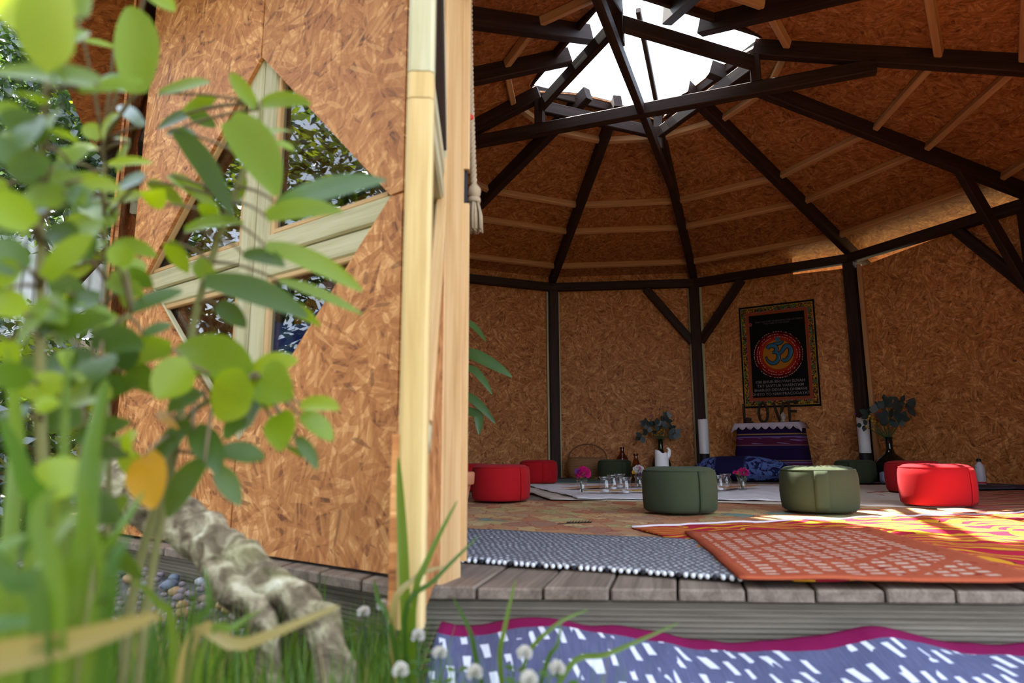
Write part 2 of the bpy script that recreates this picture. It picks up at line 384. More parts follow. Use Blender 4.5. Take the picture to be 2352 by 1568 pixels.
# ceiling -----------------------------------------------------------------
ceil = empty('ceiling', (CX, CY, 2.2), 0, 'OSB pavilion roof on dark rafters around a square skylight', kind='structure')
OVER = .52; HD = .86; RD = .12
def inner_r(k, hd):                                  # square opening, corners on rafters 2, 5, 8, 11
    dl = ((k - 2) % 3) * pi / 6; return hd * cos(pi / 4) / cos(pi / 4 - dl)
def dirk(k): a = PHI + k * pi / 6; return V((sin(a), cos(a), 0))
CEN = V((CX, CY, 0))
for k in range(12):
    # facet between rafter k and k+1 as one trapezoid, in its own frame
    def P(kk, r, dz=0): q = CEN + dirk(kk) * r; q.z = zu(r) + RD + dz; return q
    # the facet plane passes through the two rafter lines; edges slightly inside for a visible joint
    ro = R + OVER; a, b = P(k, ro), P(k + 1, ro); ci, di = P(k + 1, inner_r(k + 1, HD)), P(k, inner_r(k, HD))
    x = (b - a).normalized(); mid = (a + b) / 2; apex = V((CX, CY, zu(0) + RD)); upv = (apex - mid).normalized(); nr = x.cross(upv).normalized()
    if nr.z < 0: nr = -nr
    M = Matrix(((x.x, nr.x, upv.x, mid.x), (x.y, nr.y, upv.y, mid.y), (x.z, nr.z, upv.z, mid.z), (0, 0, 0, 1)))
    Mi = M.inverted(); loc = [Mi @ q for q in (a, b, ci, di)]; pl = [(q.x, q.z) for q in loc]
    # lower and upper sheet with a joint on the third purlin
    zj = 1.05
    def edge(p, q, z): t = (z - p[1]) / (q[1] - p[1]); return (p[0] + (q[0] - p[0]) * t, z)
    jr, jl = edge(pl[1], pl[2], zj), edge(pl[0], pl[3], zj)
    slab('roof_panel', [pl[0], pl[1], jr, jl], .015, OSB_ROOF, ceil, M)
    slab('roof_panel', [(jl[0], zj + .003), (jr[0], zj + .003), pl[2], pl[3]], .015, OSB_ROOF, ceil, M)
    slab('roof_light_seal', pl, .006, BLACK, ceil, M @ Matrix.Translation((0, .0155, 0)))  # sheet added over the panel joints to stop light leaking through
    # rafter
    r0 = inner_r(k, .80) - (.05 if k % 3 != 2 else .02); r1 = R + OVER - .06
    q0 = CEN + dirk(k) * r0; q0.z = zu(r0) + RD / 2; q1 = CEN + dirk(k) * r1; q1.z = zu(r1) + RD / 2
    beam('rafter', q0, q1, .07, RD - .002, DARK, ceil)
    # purlins between rafters, under the sheets
    for pr in (1.0, 1.85, 2.27, 2.9):
        e0 = P(k, pr, -.031); e1 = P(k + 1, pr, -.031); tt = (e1 - e0).normalized()
        beam('purlin', e0 + tt * .036, e1 - tt * .036, .045, .058, PURLIN, ceil, up=nr)
# square ring, ties and struts
RHD = .78; RZ = zu(RHD) - .05
cor = {kk: CEN + dirk(kk) * RHD + V((0, 0, RZ)) for kk in (2, 5, 8, 11)}
for a_, b_ in ((2, 5), (5, 8), (8, 11), (11, 2)):
    t = (cor[b_] - cor[a_]).normalized(); beam('ring_beam', cor[a_] + t * .03, cor[b_] - t * .03, .05, .095, DARK, ceil)
TZ = 2.715
for (a_, b_, dz) in ((11, 5, 0), (2, 8, .0)):
    e0 = CEN + dirk(a_) * 1.50; e1 = CEN + dirk(b_) * 1.50; e0.z = e1.z = TZ + dz
    if a_ == 2: e0 = CEN + dirk(2) * 1.50 + V((0, 0, TZ)); 
    if a_ == 2:
        beam('tie_beam', e0, CEN + dirk(2) * .035 + V((0, 0, TZ)), .05, .09, DARK, ceil); beam('tie_beam', CEN + dirk(8) * .035 + V((0, 0, TZ)), e1, .05, .09, DARK, ceil)
    else: beam('tie_beam', e0, e1, .07, .09, DARK, ceil)
for kk in (2, 5, 8, 11):
    q = cor[kk]; beam('strut', (q.x, q.y, TZ + .045), (q.x, q.y, RZ + .047), .07, .07, DARK, ceil, up=dirk(kk))
# skylight: glass pyramid sheets on a low kerb, with one hip bar
kz = {kk: CEN + dirk(kk) * (HD + .03) + V((0, 0, zu(HD) + RD + .05)) for kk in (2, 5, 8, 11)}
for a_, b_ in ((2, 5), (5, 8), (8, 11), (11, 2)):
    t = (kz[b_] - kz[a_]).normalized(); beam('skylight_kerb', kz[a_] - V((0, 0, .012)), kz[b_] - V((0, 0, .012)), .03, .07, DARK, ceil)
top = CEN + V((0, 0, kz[2].z + .42))
for a_, b_ in ((2, 5), (5, 8), (8, 11), (11, 2)):
    nn = (kz[b_] - kz[a_]).cross(top - kz[a_]).normalized(); nn = nn if nn.z > 0 else -nn
    mb = MB(); t3 = [kz[a_] + nn * .03, kz[b_] + nn * .03, top + nn * .03]
    mb.add(t3 + [p + nn * .006 for p in t3], [(0, 1, 2), (5, 4, 3), (0, 3, 4, 1), (1, 4, 5, 2), (2, 5, 3, 0)])
    mb.build('skylight_pane', SKYPANE, ceil)
beam('skylight_bar', kz[2] + V((0, 0, .0)), top + V((0, 0, .0)), .035, .06, DARK, ceil)

# ------------------------------------------------------------------ doors with diamond windows
# two leaves close the front-left side (vtx -4 .. -3); the third stands open at the entrance
A3, B4 = vtx(-3), vtx(-4); dx = (B4 - A3).normalized(); outn = V((dx.y, -dx.x, 0)); outn = outn if outn.y < 0 else -outn
MD = Matrix(((dx.x, outn.x, 0, A3.x), (dx.y, outn.y, 0, A3.y), (0, 0, 1, 0), (0, 0, 0, 1)))
def door_leaf(name, s0, s1, gap_right, vx, label, M):
    "closed leaf; gap side holds the wide half of the diamond, vx is the pointed vertex"
    d = empty(name, M @ V(((s0 + s1) / 2, 0, .01)), 0, label, kind='structure')
    gs = s1 if gap_right else s0; hs = s0 if gap_right else s1; sg = -1 if gap_right else 1
    T, MZ, TOPZ, BOTZ = 2.14, .925, 1.545, .31
    up = [(gs, TOPZ), (gs, T), (hs, T), (hs, MZ), (vx, MZ)]; lo = [(gs, BOTZ), (gs, .008), (hs, .008), (hs, MZ - .006), (vx, MZ - .006)]
    O = M @ Matrix.Translation((0, .028, 0))
    slab('osb_panel', up, .012, OSB, d, O); slab('osb_panel', lo, .012, OSB, d, O)
    def bar(nm, p, q, wd, th, mat, y):
        return beam(nm, M @ V((p[0], y, p[1])), M @ V((q[0], y, q[1])), th, wd, mat, d, up=(M.to_3x3() @ V((-(q[1] - p[1]), 0, q[0] - p[0]))))
    # framing behind the board; the halves of it beside the glass show through the diamond
    bar('stile', (gs + sg * .036, .01), (gs + sg * .036, T), .072, .045, TREATED, .004)
    bar('stile', (hs - sg * .03, .01), (hs - sg * .03, T), .06, .045, TREATED, .004)
    g0 = gs + sg * .072; h0 = hs - sg * .06
    bar('rail', (g0, MZ - .024), (h0, MZ - .024), .066, .045, TREATED, .004)
    bar('rail', (g0, MZ - .092), (h0, MZ - .092), .064, .045, TREATED, .000)
    bar('rail', (g0, .05), (h0, .05), .08, .04, TREATED, .002); bar('rail', (g0, T - .05), (h0, T - .05), .08, .04, TREATED, .002)
    # beads round the panes
    zt, zb = MZ + .009, MZ - .124
    bar('glazing_bead', (g0 + sg * .009, zt), (g0 + sg * .009, TOPZ - .09), .018, .018, PALE, .012)
    bar('glazing_bead', (g0 + sg * .009, zb), (g0 + sg * .009, BOTZ + .08), .018, .018, PALE, .012)
    bar('glazing_bead', (g0 + sg * .02, zt + .008), (vx - sg * .03, zt + .008), .016, .018, PALE, .012)
    bar('glazing_bead', (g0 + sg * .02, zb - .008), (vx - sg * .14, zb - .008), .016, .018, PALE, .012)
    # diagonal battens just behind the cut edges
    def inset(p, q, k): 
        v = V((q[0] - p[0], q[1] - p[1])); nrm = V((-v.y, v.x)).normalized() * k; return (p[0] + nrm.x, p[1] + nrm.y), (q[0] + nrm.x, q[1] + nrm.y)
    k_ = .014 if gap_right else -.014
    a, b = inset((gs + sg * .05, TOPZ - .05), (vx, MZ), -k_); bar('window_batten', a, b, .030, .024, PALE, .016)
    a, b = inset((vx, MZ - .006), (gs + sg * .05, BOTZ + .05), -k_); bar('window_batten', a, b, .030, .024, TREATED, .016)
    P1 = [(g0 - sg * .004, TOPZ), (g0 - sg * .004, zt - .01), (vx, zt - .01)]; P2 = [(g0 - sg * .004, BOTZ - .02), (g0 - sg * .004, zb + .01), (vx, zb + .01)]
    OG = M @ Matrix.Translation((0, -.004, 0)); slab('pane', P1, .004, PANE, d, OG); slab('pane', P2, .004, PANE, d, OG)
    return d
door_leaf('door_1', .075, .858, True, .185, 'OSB door leaf with left half of a diamond window, behind the shrub', MD)
door_leaf('door_2', .866, 1.53, False, 1.485, 'OSB door leaf with right half of a diamond window, next to the open leaf', MD)
# open leaf: local x from hinge to free edge, local y towards the entrance (+x world)
Hh = V((-.182, 1.60, 0)); Ff = V((-.160, 1.075, 0)); ux = (Ff - Hh); LW = ux.length; ux.normalize(); uy = V((0, 0, 1)).cross(ux); uy = uy if uy.x > 0 else -uy
MC = Matrix(((ux.x, uy.x, 0, Hh.x), (ux.y, uy.y, 0, Hh.y), (0, 0, 1, 0), (0, 0, 0, 1)))
d3 = empty('door_3', MC @ V((LW / 2, 0, .02)), 0, 'open door leaf seen edge-on with pale timber edge at the entrance', kind='structure')
def cb(nm, p, q, wd, th, mat, y): return beam(nm, MC @ V((p[0], y, p[1])), MC @ V((q[0], y, q[1])), th, wd, mat, d3, up=(MC.to_3x3() @ V((-(q[1] - p[1]), 0, q[0] - p[0]))))
T = 2.12; ge = LW - .03; vx = .115
slab('osb_panel', [(ge - .02, 1.545), (LW - .004, 1.545), (LW - .004, T), (.0, T), (.0, .925), (vx, .925)], .012, OSB, d3, MC @ Matrix.Translation((0, -.034, 0)))
slab('osb_panel', [(ge - .02, .31), (LW - .004, .31), (LW - .004, .03), (.0, .03), (.0, .919), (vx, .919)], .012, OSB, d3, MC @ Matrix.Translation((0, -.034, 0)))
for (z0, z1, mt) in ((.012, .895, YELLOWPINE), (.897, .946, YELLOWPINE), (.948, T, TREATED)):
    cb('edge_stile' if z1 - z0 > .1 else 'edge_block', (LW - .022, z0), (LW - .022, z1), .044, .046, mt, -.0005)
cb('hinge_stile', (.03, .02), (.03, T), .06, .04, PALE, -.002)
cb('rail', (.06, .955), (LW - .045, .955), .05, .04, TREATED, -.002); cb('rail', (.06, .885), (LW - .045, .885), .05, .04, TREATED, -.002)
cb('window_batten', (vx - .02, .985), (ge - .02, 1.56), .05, .042, TREATED, .002); cb('window_batten', (vx - .02, .845), (ge - .02, .29), .05, .042, TREATED, .002)
cb('glazing_bead', (vx + .02, .985), (ge - .02, 1.53), .018, .022, DARK, .012); cb('glazing_bead', (vx + .02, .86), (ge - .02, .33), .018, .026, PALE, .014)
slab('pane', [(ge - .02, 1.5), (ge - .02, .98), (vx + .02, .98)], .004, PANE, d3, MC @ Matrix.Translation((0, -.02, 0)))
slab('pane', [(ge - .02, .35), (ge - .02, .86), (vx + .02, .86)], .004, PANE, d3, MC @ Matrix.Translation((0, -.02, 0)))
slab('osb_panel', [(.06, .03), (ge - .02, .03), (ge - .02, .24), (.075, .80), (.06, .80)], .010, OSB, d3, MC @ Matrix.Translation((0, .010, 0)))
# hinge battens facing the entrance
for (z0, z1, x0, x1, mt) in ((.036, .894, -.157, -.106, PALE), (.985, 2.05, -.138, -.106, PALE)):
    beam('hinge_batten', ((x0 + x1) / 2, 1.585, z0), ((x0 + x1) / 2, 1.585, z1), x1 - x0, .03, mt, d3, up=(0, 1, 0), ch=.003)
mb = MB(); mb.box((-.118, 1.59, .94), (.012, .02, .09)); mb.build('hinge', BLACK, d3)

# ------------------------------------------------------------------ rugs and cloths
def sheet(name, corners, nu, nv, z0, amp, mat, label, cat, th=.005, freq=4, seed=0, edge=.012, zfun=None, thing=True, parent=None):
    "cloth over four plan corners (bl, br, tr, tl); UV in metres"
    bl, br, tr, tl = [V((c[0], c[1], 0)) for c in corners]
    Lu = ((br - bl).length + (tr - tl).length) / 2; Lv = ((tl - bl).length + (tr - br).length) / 2
    c0 = (bl + br + tr + tl) / 4; vs_, uv, fs = [], [], []
    for j in range(nv + 1):
        for i in range(nu + 1):
            s_, t_ = i / nu, j / nv
            p = (bl * (1 - s_) + br * s_) * (1 - t_) + (tl * (1 - s_) + tr * s_) * t_
            q = V((p.x * freq, p.y * freq, seed * 3.7))
            p = p + V((noise.noise(q + V((9, 0, 0))), noise.noise(q + V((0, 9, 0))), 0)) * edge
            p.z = z0 + amp * max(0, noise.noise(q * 1.3) + .35 * noise.noise(q * 3.1) + .15)
            if zfun: p.z = zfun(p, s_, t_)
            vs_.append(p - c0); uv.append((s_ * Lu, t_ * Lv))
    for j in range(nv):
        for i in range(nu): a = j * (nu + 1) + i; fs.append((a, a + 1, a + nu + 2, a + nu + 1))
    o = link(name, mesh(name, vs_, fs, mat, True, uv), parent, Matrix.Translation(c0))
    sd = o.modifiers.new('thickness', 'SOLIDIFY'); sd.thickness = th; sd.offset = -1
    if thing: tag(o, label, cat)
    return o
# patchwork rug
n = N('patchwork_rug'); u = n.uv(); du = n.vadd(u, n.vmul(n.n('ShaderNodeTexNoise').outputs['Color'], (.0, .0, 0)))
nz = n.n('ShaderNodeTexNoise'); n.l(u, nz.inputs['Vector']); nz.inputs['Scale'].default_value = 9
wu = n.vadd(u, n.vmul(nz.outputs['Color'], (.17, .15, 0)))
pv = n.sep(n.vor(n.vmul(wu, (1.0, .7, 1)), 10, dim='2D')); ed = n.vor(n.vmul(wu, (1.0, .7, 1)), 10, 'DISTANCE_TO_EDGE', 'Distance', dim='2D')
bc = n.ramp(pv[0], [(0, (.44, .27, .15)), (.16, (.52, .36, .20)), (.3, (.46, .19, .10)), (.42, (.58, .41, .19)), (.55, (.38, .23, .15)), (.66, (.62, .48, .25)), (.78, (.52, .27, .14)), (.88, (.46, .42, .19)), (.97, (.14, .29, .25))], 'CONSTANT')
inner = n.noise(wu, 38, 3, .7, 1.5)
bc = n.mix(n.ramp(inner, [(.52, (0, 0, 0)), (.62, (1, 1, 1))]), bc, n.mix(pv[1], (.42, .055, .03), (.58, .40, .20)))
bc = n.mix(n.ramp(ed, [(.01, (.8, .8, .8)), (.035, (0, 0, 0))]), bc, (.30, .05, .035))
PATCH = n.bsdf(bc, .9, bump=n.noise(u, 60, 3), bs=.5, bd=.006, spec=.1)
sheet('patchwork_rug', [(-.45, 2.10), (1.75, 2.0), (2.15, 3.55), (-.95, 4.15)], 60, 44, .005, .005, PATCH, 'tan and red patchwork rug in front of the white cloths', 'rug', freq=5)
# cream underlay and white cloth in the centre
n = N('cream_cloth'); u = n.uv(); st = n.noise(n.vmul(u, (1.5, 14, 1)), 1, 3)
c = n.mix(n.noise(u, 6, 3), (.58, .50, .40), (.72, .66, .58)); c = n.mix(n.ramp(st, [(.66, (0, 0, 0)), (.69, (1, 1, 1))]), c, n.mix(n.noise(u, 3, 1), (.75, .22, .12), (.55, .66, .45)))
CREAM = n.bsdf(c, .9, bump=st, bs=.3, bd=.004, spec=.1)
sheet('cream_rag_rug', [(.22, 3.98), (2.18, 3.26), (3.05, 5.45), (-.15, 6.15)], 46, 40, .012, .008, CREAM, 'large cream cotton floor cloth under the white tablecloth', 'floor cloth', freq=4, seed=2)
n = N('white_cotton'); u = n.uv(); WHITE = n.bsdf(n.mix(n.noise(u, 9, 3), (.78, .78, .82), (.90, .90, .93)), .85, bump=n.noise(u, 18, 4), bs=.5, bd=.008, spec=.15)
sheet('white_tablecloth', [(.38, 3.88), (1.72, 3.62), (2.02, 5.20), (.10, 5.55)], 60, 50, .020, .010, WHITE, 'white tablecloth spread on the floor under the glass jars', 'tablecloth', th=.003, freq=6, seed=4, edge=.035)
OCHRE = cloth('ochre_felt', (.56, .30, .05)); BROWNF = cloth('brown_felt', (.52, .25, .09))
def lens(name, p0, p1, wd, mat, label, z=.0365):
    p0, p1 = V((*p0, 0)), V((*p1, 0)); L = (p1 - p0).length; x = (p1 - p0).normalized(); M = Matrix.Translation(p0 + V((0, 0, z))) @ Matrix.Rotation(atan2(x.y, x.x), 4, 'Z')
    pl = [(L * t, wd * sin(pi * t) ** .8 * .5) for t in [i / 14 for i in range(15)]] + [(L * t, -wd * sin(pi * t) ** .8 * .5) for t in [1 - i / 14 for i in range(1, 14)]]
    mb = MB(); mb.prism(pl, lambda u, v, t: V((u, v, t)), 0, .0025); o = mb.build(name, mat, None, M, world=False); return tag(o, label, 'table runner')
lens('leaf_shaped_runner', (.32, 4.62), (1.15, 5.25), .20, BROWNF, 'rust brown pointed felt piece behind the front jars')
lens('leaf_shaped_runner', (.42, 4.28), (1.35, 4.36), .16, OCHRE, 'ochre pointed felt piece in front of the glass jars', .0385)
lens('leaf_shaped_runner', (1.20, 4.42), (1.78, 4.88), .16, BROWNF, 'rust brown pointed felt piece between the two near green cushions', .0405)
# woven grey rug with white knots
n = N('grey_woven_rug'); u = n.uv(); nz = n.n('ShaderNodeTexNoise'); n.l(u, nz.inputs['Vector']); nz.inputs['Scale'].default_value = 22; ux_, uy_, _z = n.sep(n.vadd(u, n.vmul(nz.outputs['Color'], (.016, .022, 0))))
rowi = n.math('FLOOR', n.math('MULTIPLY', uy_, 36.)); sh = n.math('MULTIPLY', n.math('MODULO', rowi, 2.), .5)
px = n.math('FRACT', n.math('ADD', n.math('MULTIPLY', ux_, 52.), sh)); py = n.math('FRACT', n.math('MULTIPLY', uy_, 36.))
dd = n.math('ADD', n.math('POWER', n.math('MULTIPLY', n.math('SUBTRACT', px, .5), 2.4), 2.), n.math('POWER', n.math('MULTIPLY', n.math('SUBTRACT', py, .5), 2.2), 2.))
dot = n.ramp(n.math('ADD', dd, n.math('MULTIPLY', n.noise(u, 70, 2), .8)), [(.70, (1, 1, 1)), (1.25, (0, 0, 0))])
GREYRUG = n.bsdf(n.mix(n.math('MULTIPLY', dot, n.ramp(n.noise(u, 45, 3), [(.35, (.25, .25, .25)), (.6, (1, 1, 1))])), n.mix(n.noise(u, 80, 2), (.06, .06, .075), (.22, .21, .23)), n.mix(n.noise(u, 25, 2), (.45, .46, .50), (.75, .76, .80))), .9, bump=dot, bs=.8, bd=.008, spec=.1)
sheet('grey_woven_rug', [(-.62, 1.97), (.50, 1.50), (.66, 2.05), (-.55, 2.62)], 50, 24, .014, .004, GREYRUG, 'grey and white knotted woven rug at the deck edge', 'rug', th=.007, seed=6)
grey = bpy.data.objects['grey_woven_rug']
mb = MB(); mbd = MB()
for i in range(74):
    t = (i + .5) / 74; p = V((-.62, 1.97, .009)).lerp(V((.50, 1.50, .009)), t) + V((noise.noise(V((t * 9, 2, 0))) * .01, -.006 + noise.noise(V((t * 31, 0, 1))) * .006, 0))
    (mb if (i * 7) % 5 != 0 else mbd).blob(p, .0075, 6, 4, (.8, 1, .8))
WHITEKNOT = cloth('white_yarn', (.75, .76, .8)); DARKKNOT = cloth('dark_yarn', (.03, .03, .04))
tag(mb.build('knot_fringe', WHITEKNOT, grey, MW(grey), True), 'white knot fringe', kind='stuff'); tag(mbd.build('dark_fringe', DARKKNOT, grey, MW(grey), True), kind='stuff')
# red and yellow batik sheet
n = N('batik_sheet'); u = n.uv(); nz = n.n('ShaderNodeTexNoise'); n.l(u, nz.inputs['Vector']); nz.inputs['Scale'].default_value = 4.0; nz.inputs['Detail'].default_value = 1
wv = n.n('ShaderNodeTexWave', wave_type='RINGS', rings_direction='Z'); n.l(n.vadd(n.vmul(u, (1.0, 1.6, 1)), n.vmul(nz.outputs['Color'], (.55, .55, 0))), wv.inputs['Vector'])
wv.inputs['Scale'].default_value = 3.4; wv.inputs['Distortion'].default_value = 5.5; wv.inputs['Detail'].default_value = 1.2; wv.inputs['Detail Scale'].default_value = 1.4
red = n.mix(n.noise(u, 5, 2), (.42, .012, .03), (.55, .02, .06))
c = n.mix(n.ramp(wv.outputs[0], [(.60, (0, 0, 0)), (.63, (1, 1, 1))]), red, (.09, .008, .012)); c = n.mix(n.ramp(wv.outputs[0], [(.70, (0, 0, 0)), (.73, (1, 1, 1))]), c, n.mix(n.noise(u, 9, 2), (.72, .30, .01), (.82, .42, .03)))
BATIK = n.bsdf(c, .85, bump=n.noise(u, 10, 4), bs=.4, bd=.008, spec=.15)
bt = sheet('batik_sheet', [(.60, 1.47), (2.45, 1.47), (2.55, 3.08), (.44, 2.48)], 60, 40, .010, .009, BATIK, 'crimson batik sheet with yellow swirls by the orange rug', 'sheet', th=.003, seed=9, freq=5)
# white selvedge along its far edge
HEM = cloth('white_hem', (.70, .62, .66)); mb = MB()
pts = []
for i in range(61):
    v = bt.data.vertices[40 * 61 + i].co; pts.append(MW(bt) @ v + V((0, .003, .002)))
mb.tube(pts, .0045, 5); mb.build('hem', HEM, bt, MW(bt), True)
# orange-red check rug
n = N('orange_check_rug'); u = n.uv(); ux_, uy_, _z = n.sep(u)
a = n.math('MULTIPLY', n.math('ADD', ux_, uy_), 17.); b = n.math('MULTIPLY', n.math('SUBTRACT', ux_, uy_), 17.)
ck = n.math('MULTIPLY', n.math('GREATER_THAN', n.math('FRACT', n.math('MULTIPLY', ux_, 21.)), .36), n.math('GREATER_THAN', n.math('FRACT', n.math('ADD', n.math('MULTIPLY', uy_, 26.), n.math('MULTIPLY', n.math('FLOOR', n.math('MULTIPLY', ux_, 21.)), .5))), .5))
big = n.math('PINGPONG', n.math('ADD', n.math('ABSOLUTE', n.math('SUBTRACT', ux_, .31)), n.math('ABSOLUTE', n.math('SUBTRACT', uy_, .42))), .11)
reg = n.math('GREATER_THAN', big, .020); bx_ = n.math('MULTIPLY', n.math('GREATER_THAN', n.math('MINIMUM', n.math('SUBTRACT', .62, ux_), ux_), .035), n.math('GREATER_THAN', n.math('MINIMUM', n.math('SUBTRACT', .86, uy_), uy_), .04))
msk = n.math('MULTIPLY', n.math('MULTIPLY', ck, reg), bx_); fuzz = n.noise(u, 60, 2)
c = n.mix(n.math('MULTIPLY', msk, n.ramp(fuzz, [(.3, (.4, .4, .4)), (.55, (.95, .95, .95))])), n.mix(n.noise(u, 8, 3), (.36, .070, .032), (.46, .11, .05)), (.62, .46, .36))
c = n.mix(n.ramp(n.noise(u, 24, 2), [(.64, (0, 0, 0)), (.70, (1, 1, 1))]), c, (.25, .03, .02))
ORUG = n.bsdf(c, .92, bump=fuzz, bs=.5, bd=.004, spec=.1)
sheet('orange_check_rug', [(.475, 1.44), (1.12, 1.415), (1.24, 2.36), (.57, 2.27)], 30, 34, .020, .005, ORUG, 'orange-red rug with cream check pattern lapping the deck edge', 'rug', th=.006, seed=12)
# striped rug and dark rug on the right, teal rug at the back
def striped(name, stops, k, warp=.05):
    n = N(name); u = n.uv(); nz = n.noise(u, 3, 2); y = n.math('FRACT', n.math('MULTIPLY', n.math('ADD', n.sep(u)[1], n.math('MULTIPLY', nz, warp)), k))
    c = n.ramp(y, stops, 'CONSTANT'); return n.bsdf(n.mix(.15, c, n.mix(n.noise(u, 50, 2), (.05, .05, .05), (.6, .5, .4))), .92, bump=n.noise(u, 40, 2), bs=.4, bd=.004, spec=.1)
STR = striped('striped_kilim', [(0, (.45, .06, .05)), (.16, (.55, .30, .14)), (.24, (.22, .07, .05)), (.40, (.60, .22, .06)), (.52, (.40, .05, .05)), (.64, (.62, .40, .2)), (.72, (.30, .10, .07)), (.88, (.55, .12, .1))], 2.6)
sheet('striped_kilim', [(2.0, 2.55), (3.5, 2.75), (3.95, 4.75), (2.35, 4.55)], 30, 40, .009, .010, STR, 'rust and ochre striped rug beside the near red cushion', 'rug', seed=15)
DRK = striped('dark_ikat_rug', [(0, (.02, .012, .035)), (.2, (.30, .03, .16)), (.27, (.03, .02, .06)), (.45, (.20, .22, .34)), (.5, (.02, .015, .03)), (.68, (.35, .05, .22)), (.73, (.03, .05, .14)), (.9, (.30, .30, .12)), (.94, (.02, .015, .04))], 1.7, .35)
sheet('dark_ikat_rug', [(2.95, 4.65), (3.92, 4.75), (3.95, 5.45), (3.05, 5.75)], 30, 24, .022, .010, DRK, 'dark purple and pink patterned rug against the right wall', 'rug', seed=17)
TEAL = striped('teal_rug', [(0, (.03, .12, .14)), (.3, (.25, .20, .10)), (.4, (.02, .20, .22)), (.6, (.05, .08, .18)), (.8, (.03, .25, .22)), (.93, (.4, .35, .2))], 3.5, .3)
sheet('teal_rug', [(-.75, 5.95), (1.0, 6.25), (.85, 7.25), (-.30, 6.85)], 30, 18, .008, .006, TEAL, 'teal patterned rug under the wicker basket', 'rug', seed=19)
m_ = cloth('salmon_cloth', (.60, .24, .17)); sheet('salmon_cloth_square', [(1.86, 2.86), (2.02, 2.90), (2.06, 3.06), (1.90, 3.04)], 8, 8, .026, .004, m_, 'small folded salmon pink cloth beside the cream floor cloth', 'cloth', th=.003, seed=21)

# ------------------------------------------------------------------ meditation cushions
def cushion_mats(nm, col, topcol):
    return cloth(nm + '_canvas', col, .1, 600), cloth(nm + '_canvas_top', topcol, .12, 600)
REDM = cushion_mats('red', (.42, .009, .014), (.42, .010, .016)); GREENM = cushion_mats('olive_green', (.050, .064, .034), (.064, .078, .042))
def cushion(loc, rz, mats, label, group, seed=0, r=.166, h=.184, tilt=0):
    z0 = loc[2]
    c = empty('meditation_cushion', loc, rz, label, 'cushion', group); Mc = MW(c)
    prof = [(r * .90, .0), (r * .975, .012), (r * 1.0, .045), (r * 1.012, h * .45), (r * 1.0, h * .78), (r * .975, h * .92), (r * .93, h * .985)]
    mb = MB(); mb.lathe(prof, 64, (0, 0, 0), lambda a, j: 1 + .020 * noise.noise(V((cos(a) * 2.2, sin(a) * 2.2, j * .35 + seed * 5))) + (.006 * abs(sin(a * 13 + seed)) * (1 if j in (5,) else 0)), closed_top=False)
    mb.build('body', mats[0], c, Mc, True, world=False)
    # pleated top
    mb = MB(); pr = [(r * .93, h * .985), (r * .84, h * 1.02), (r * .62, h * 1.045), (r * .34, h * 1.05), (.012, h * 1.035)]
    mb.lathe(pr, 72, (0, 0, 0), None, closed_bot=False)
    for i, v in enumerate(mb.v):
        a = atan2(v.y, v.x); rr = sqrt(v.x ** 2 + v.y ** 2) / r
        mb.v[i] = V((v.x, v.y, v.z + .0045 * abs(sin(a * 14 + seed + 2 * noise.noise(v * 12))) * min(1, rr * 1.6) * (1 if rr < .92 else 0)))
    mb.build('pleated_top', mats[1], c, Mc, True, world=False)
    # piping and carrying strap
    mb = MB(); mb.tube([V((r * .945 * cos(2 * pi * k / 48), r * .945 * sin(2 * pi * k / 48), h * .975)) for k in range(49)], .0035, 6, False); mb.build('piping', mats[0], c, Mc, True, world=False)
    mb = MB(); vs_, fs = [], []
    for j in range(9):
        z = .006 + (h * .965 - .006) * j / 8; bul = r * (1.018 - .06 * abs(j / 8 - .5) ** 2 * 2) + .003
        if j in (0, 8): bul = r * .97
        for i in range(5):
            a = -pi / 2 + (i - 2) * .085; vs_.append((bul * cos(a), bul * sin(a), z))
    for j in range(8):
        for i in range(4): b = j * 5 + i; fs.append((b, b + 1, b + 6, b + 5))
    me = mesh('strap', vs_, fs, mats[0], True); o = link('strap', me, c, Mc.copy()); sd = o.modifiers.new('t', 'SOLIDIFY'); sd.thickness = .004; sd.offset = 0
    return c
GR, GG = 'red meditation cushions', 'olive green meditation cushions'
def cushion_at(px, py, rz, mats, label, group, seed, z=.016, d=None):
    p = at(px, py, 1); t = (z - EYE) / (p.z - EYE) + .16; q = V((p.x * t, t, z)); return cushion(q, rz, mats, label, group, seed)
cushion_at(1563, 1180, .45, GREENM, 'olive green round cushion in front, nearest to the white carved candle', GG, 1, .018)
cushion_at(1885, 1178, -.35, GREENM, 'olive green round cushion with sunlit top, in front of the altar', GG, 2, .018)
cushion((1.02, 6.72, .012), .45, GREENM, 'olive green round cushion beside the wicker basket at the back wall', GG, 3)
cushion((3.02, 5.93, .010), -.6, GREENM, 'dark green round cushion in the shade beside the right tall candle', GG, 4)
cushion_at(1150, 1152, .9, REDM, 'red round cushion beside the terracotta pot, front left', GR, 5, .018)
cushion_at(1237, 1110, .35, REDM, 'red round cushion at the left back post', GR, 6, .018)
cushion_at(2157, 1164, .55, REDM, 'red round cushion in front, at the right on the striped rug', GR, 7, .022)
cushion_at(2102, 1131, -.9, REDM, 'red round cushion half hidden behind the near right red one', GR, 8, .022)
cushion((-.33, 5.05, .004), .2, REDM, 'red round cushion mostly hidden at the far left behind the door edge', GR, 9)

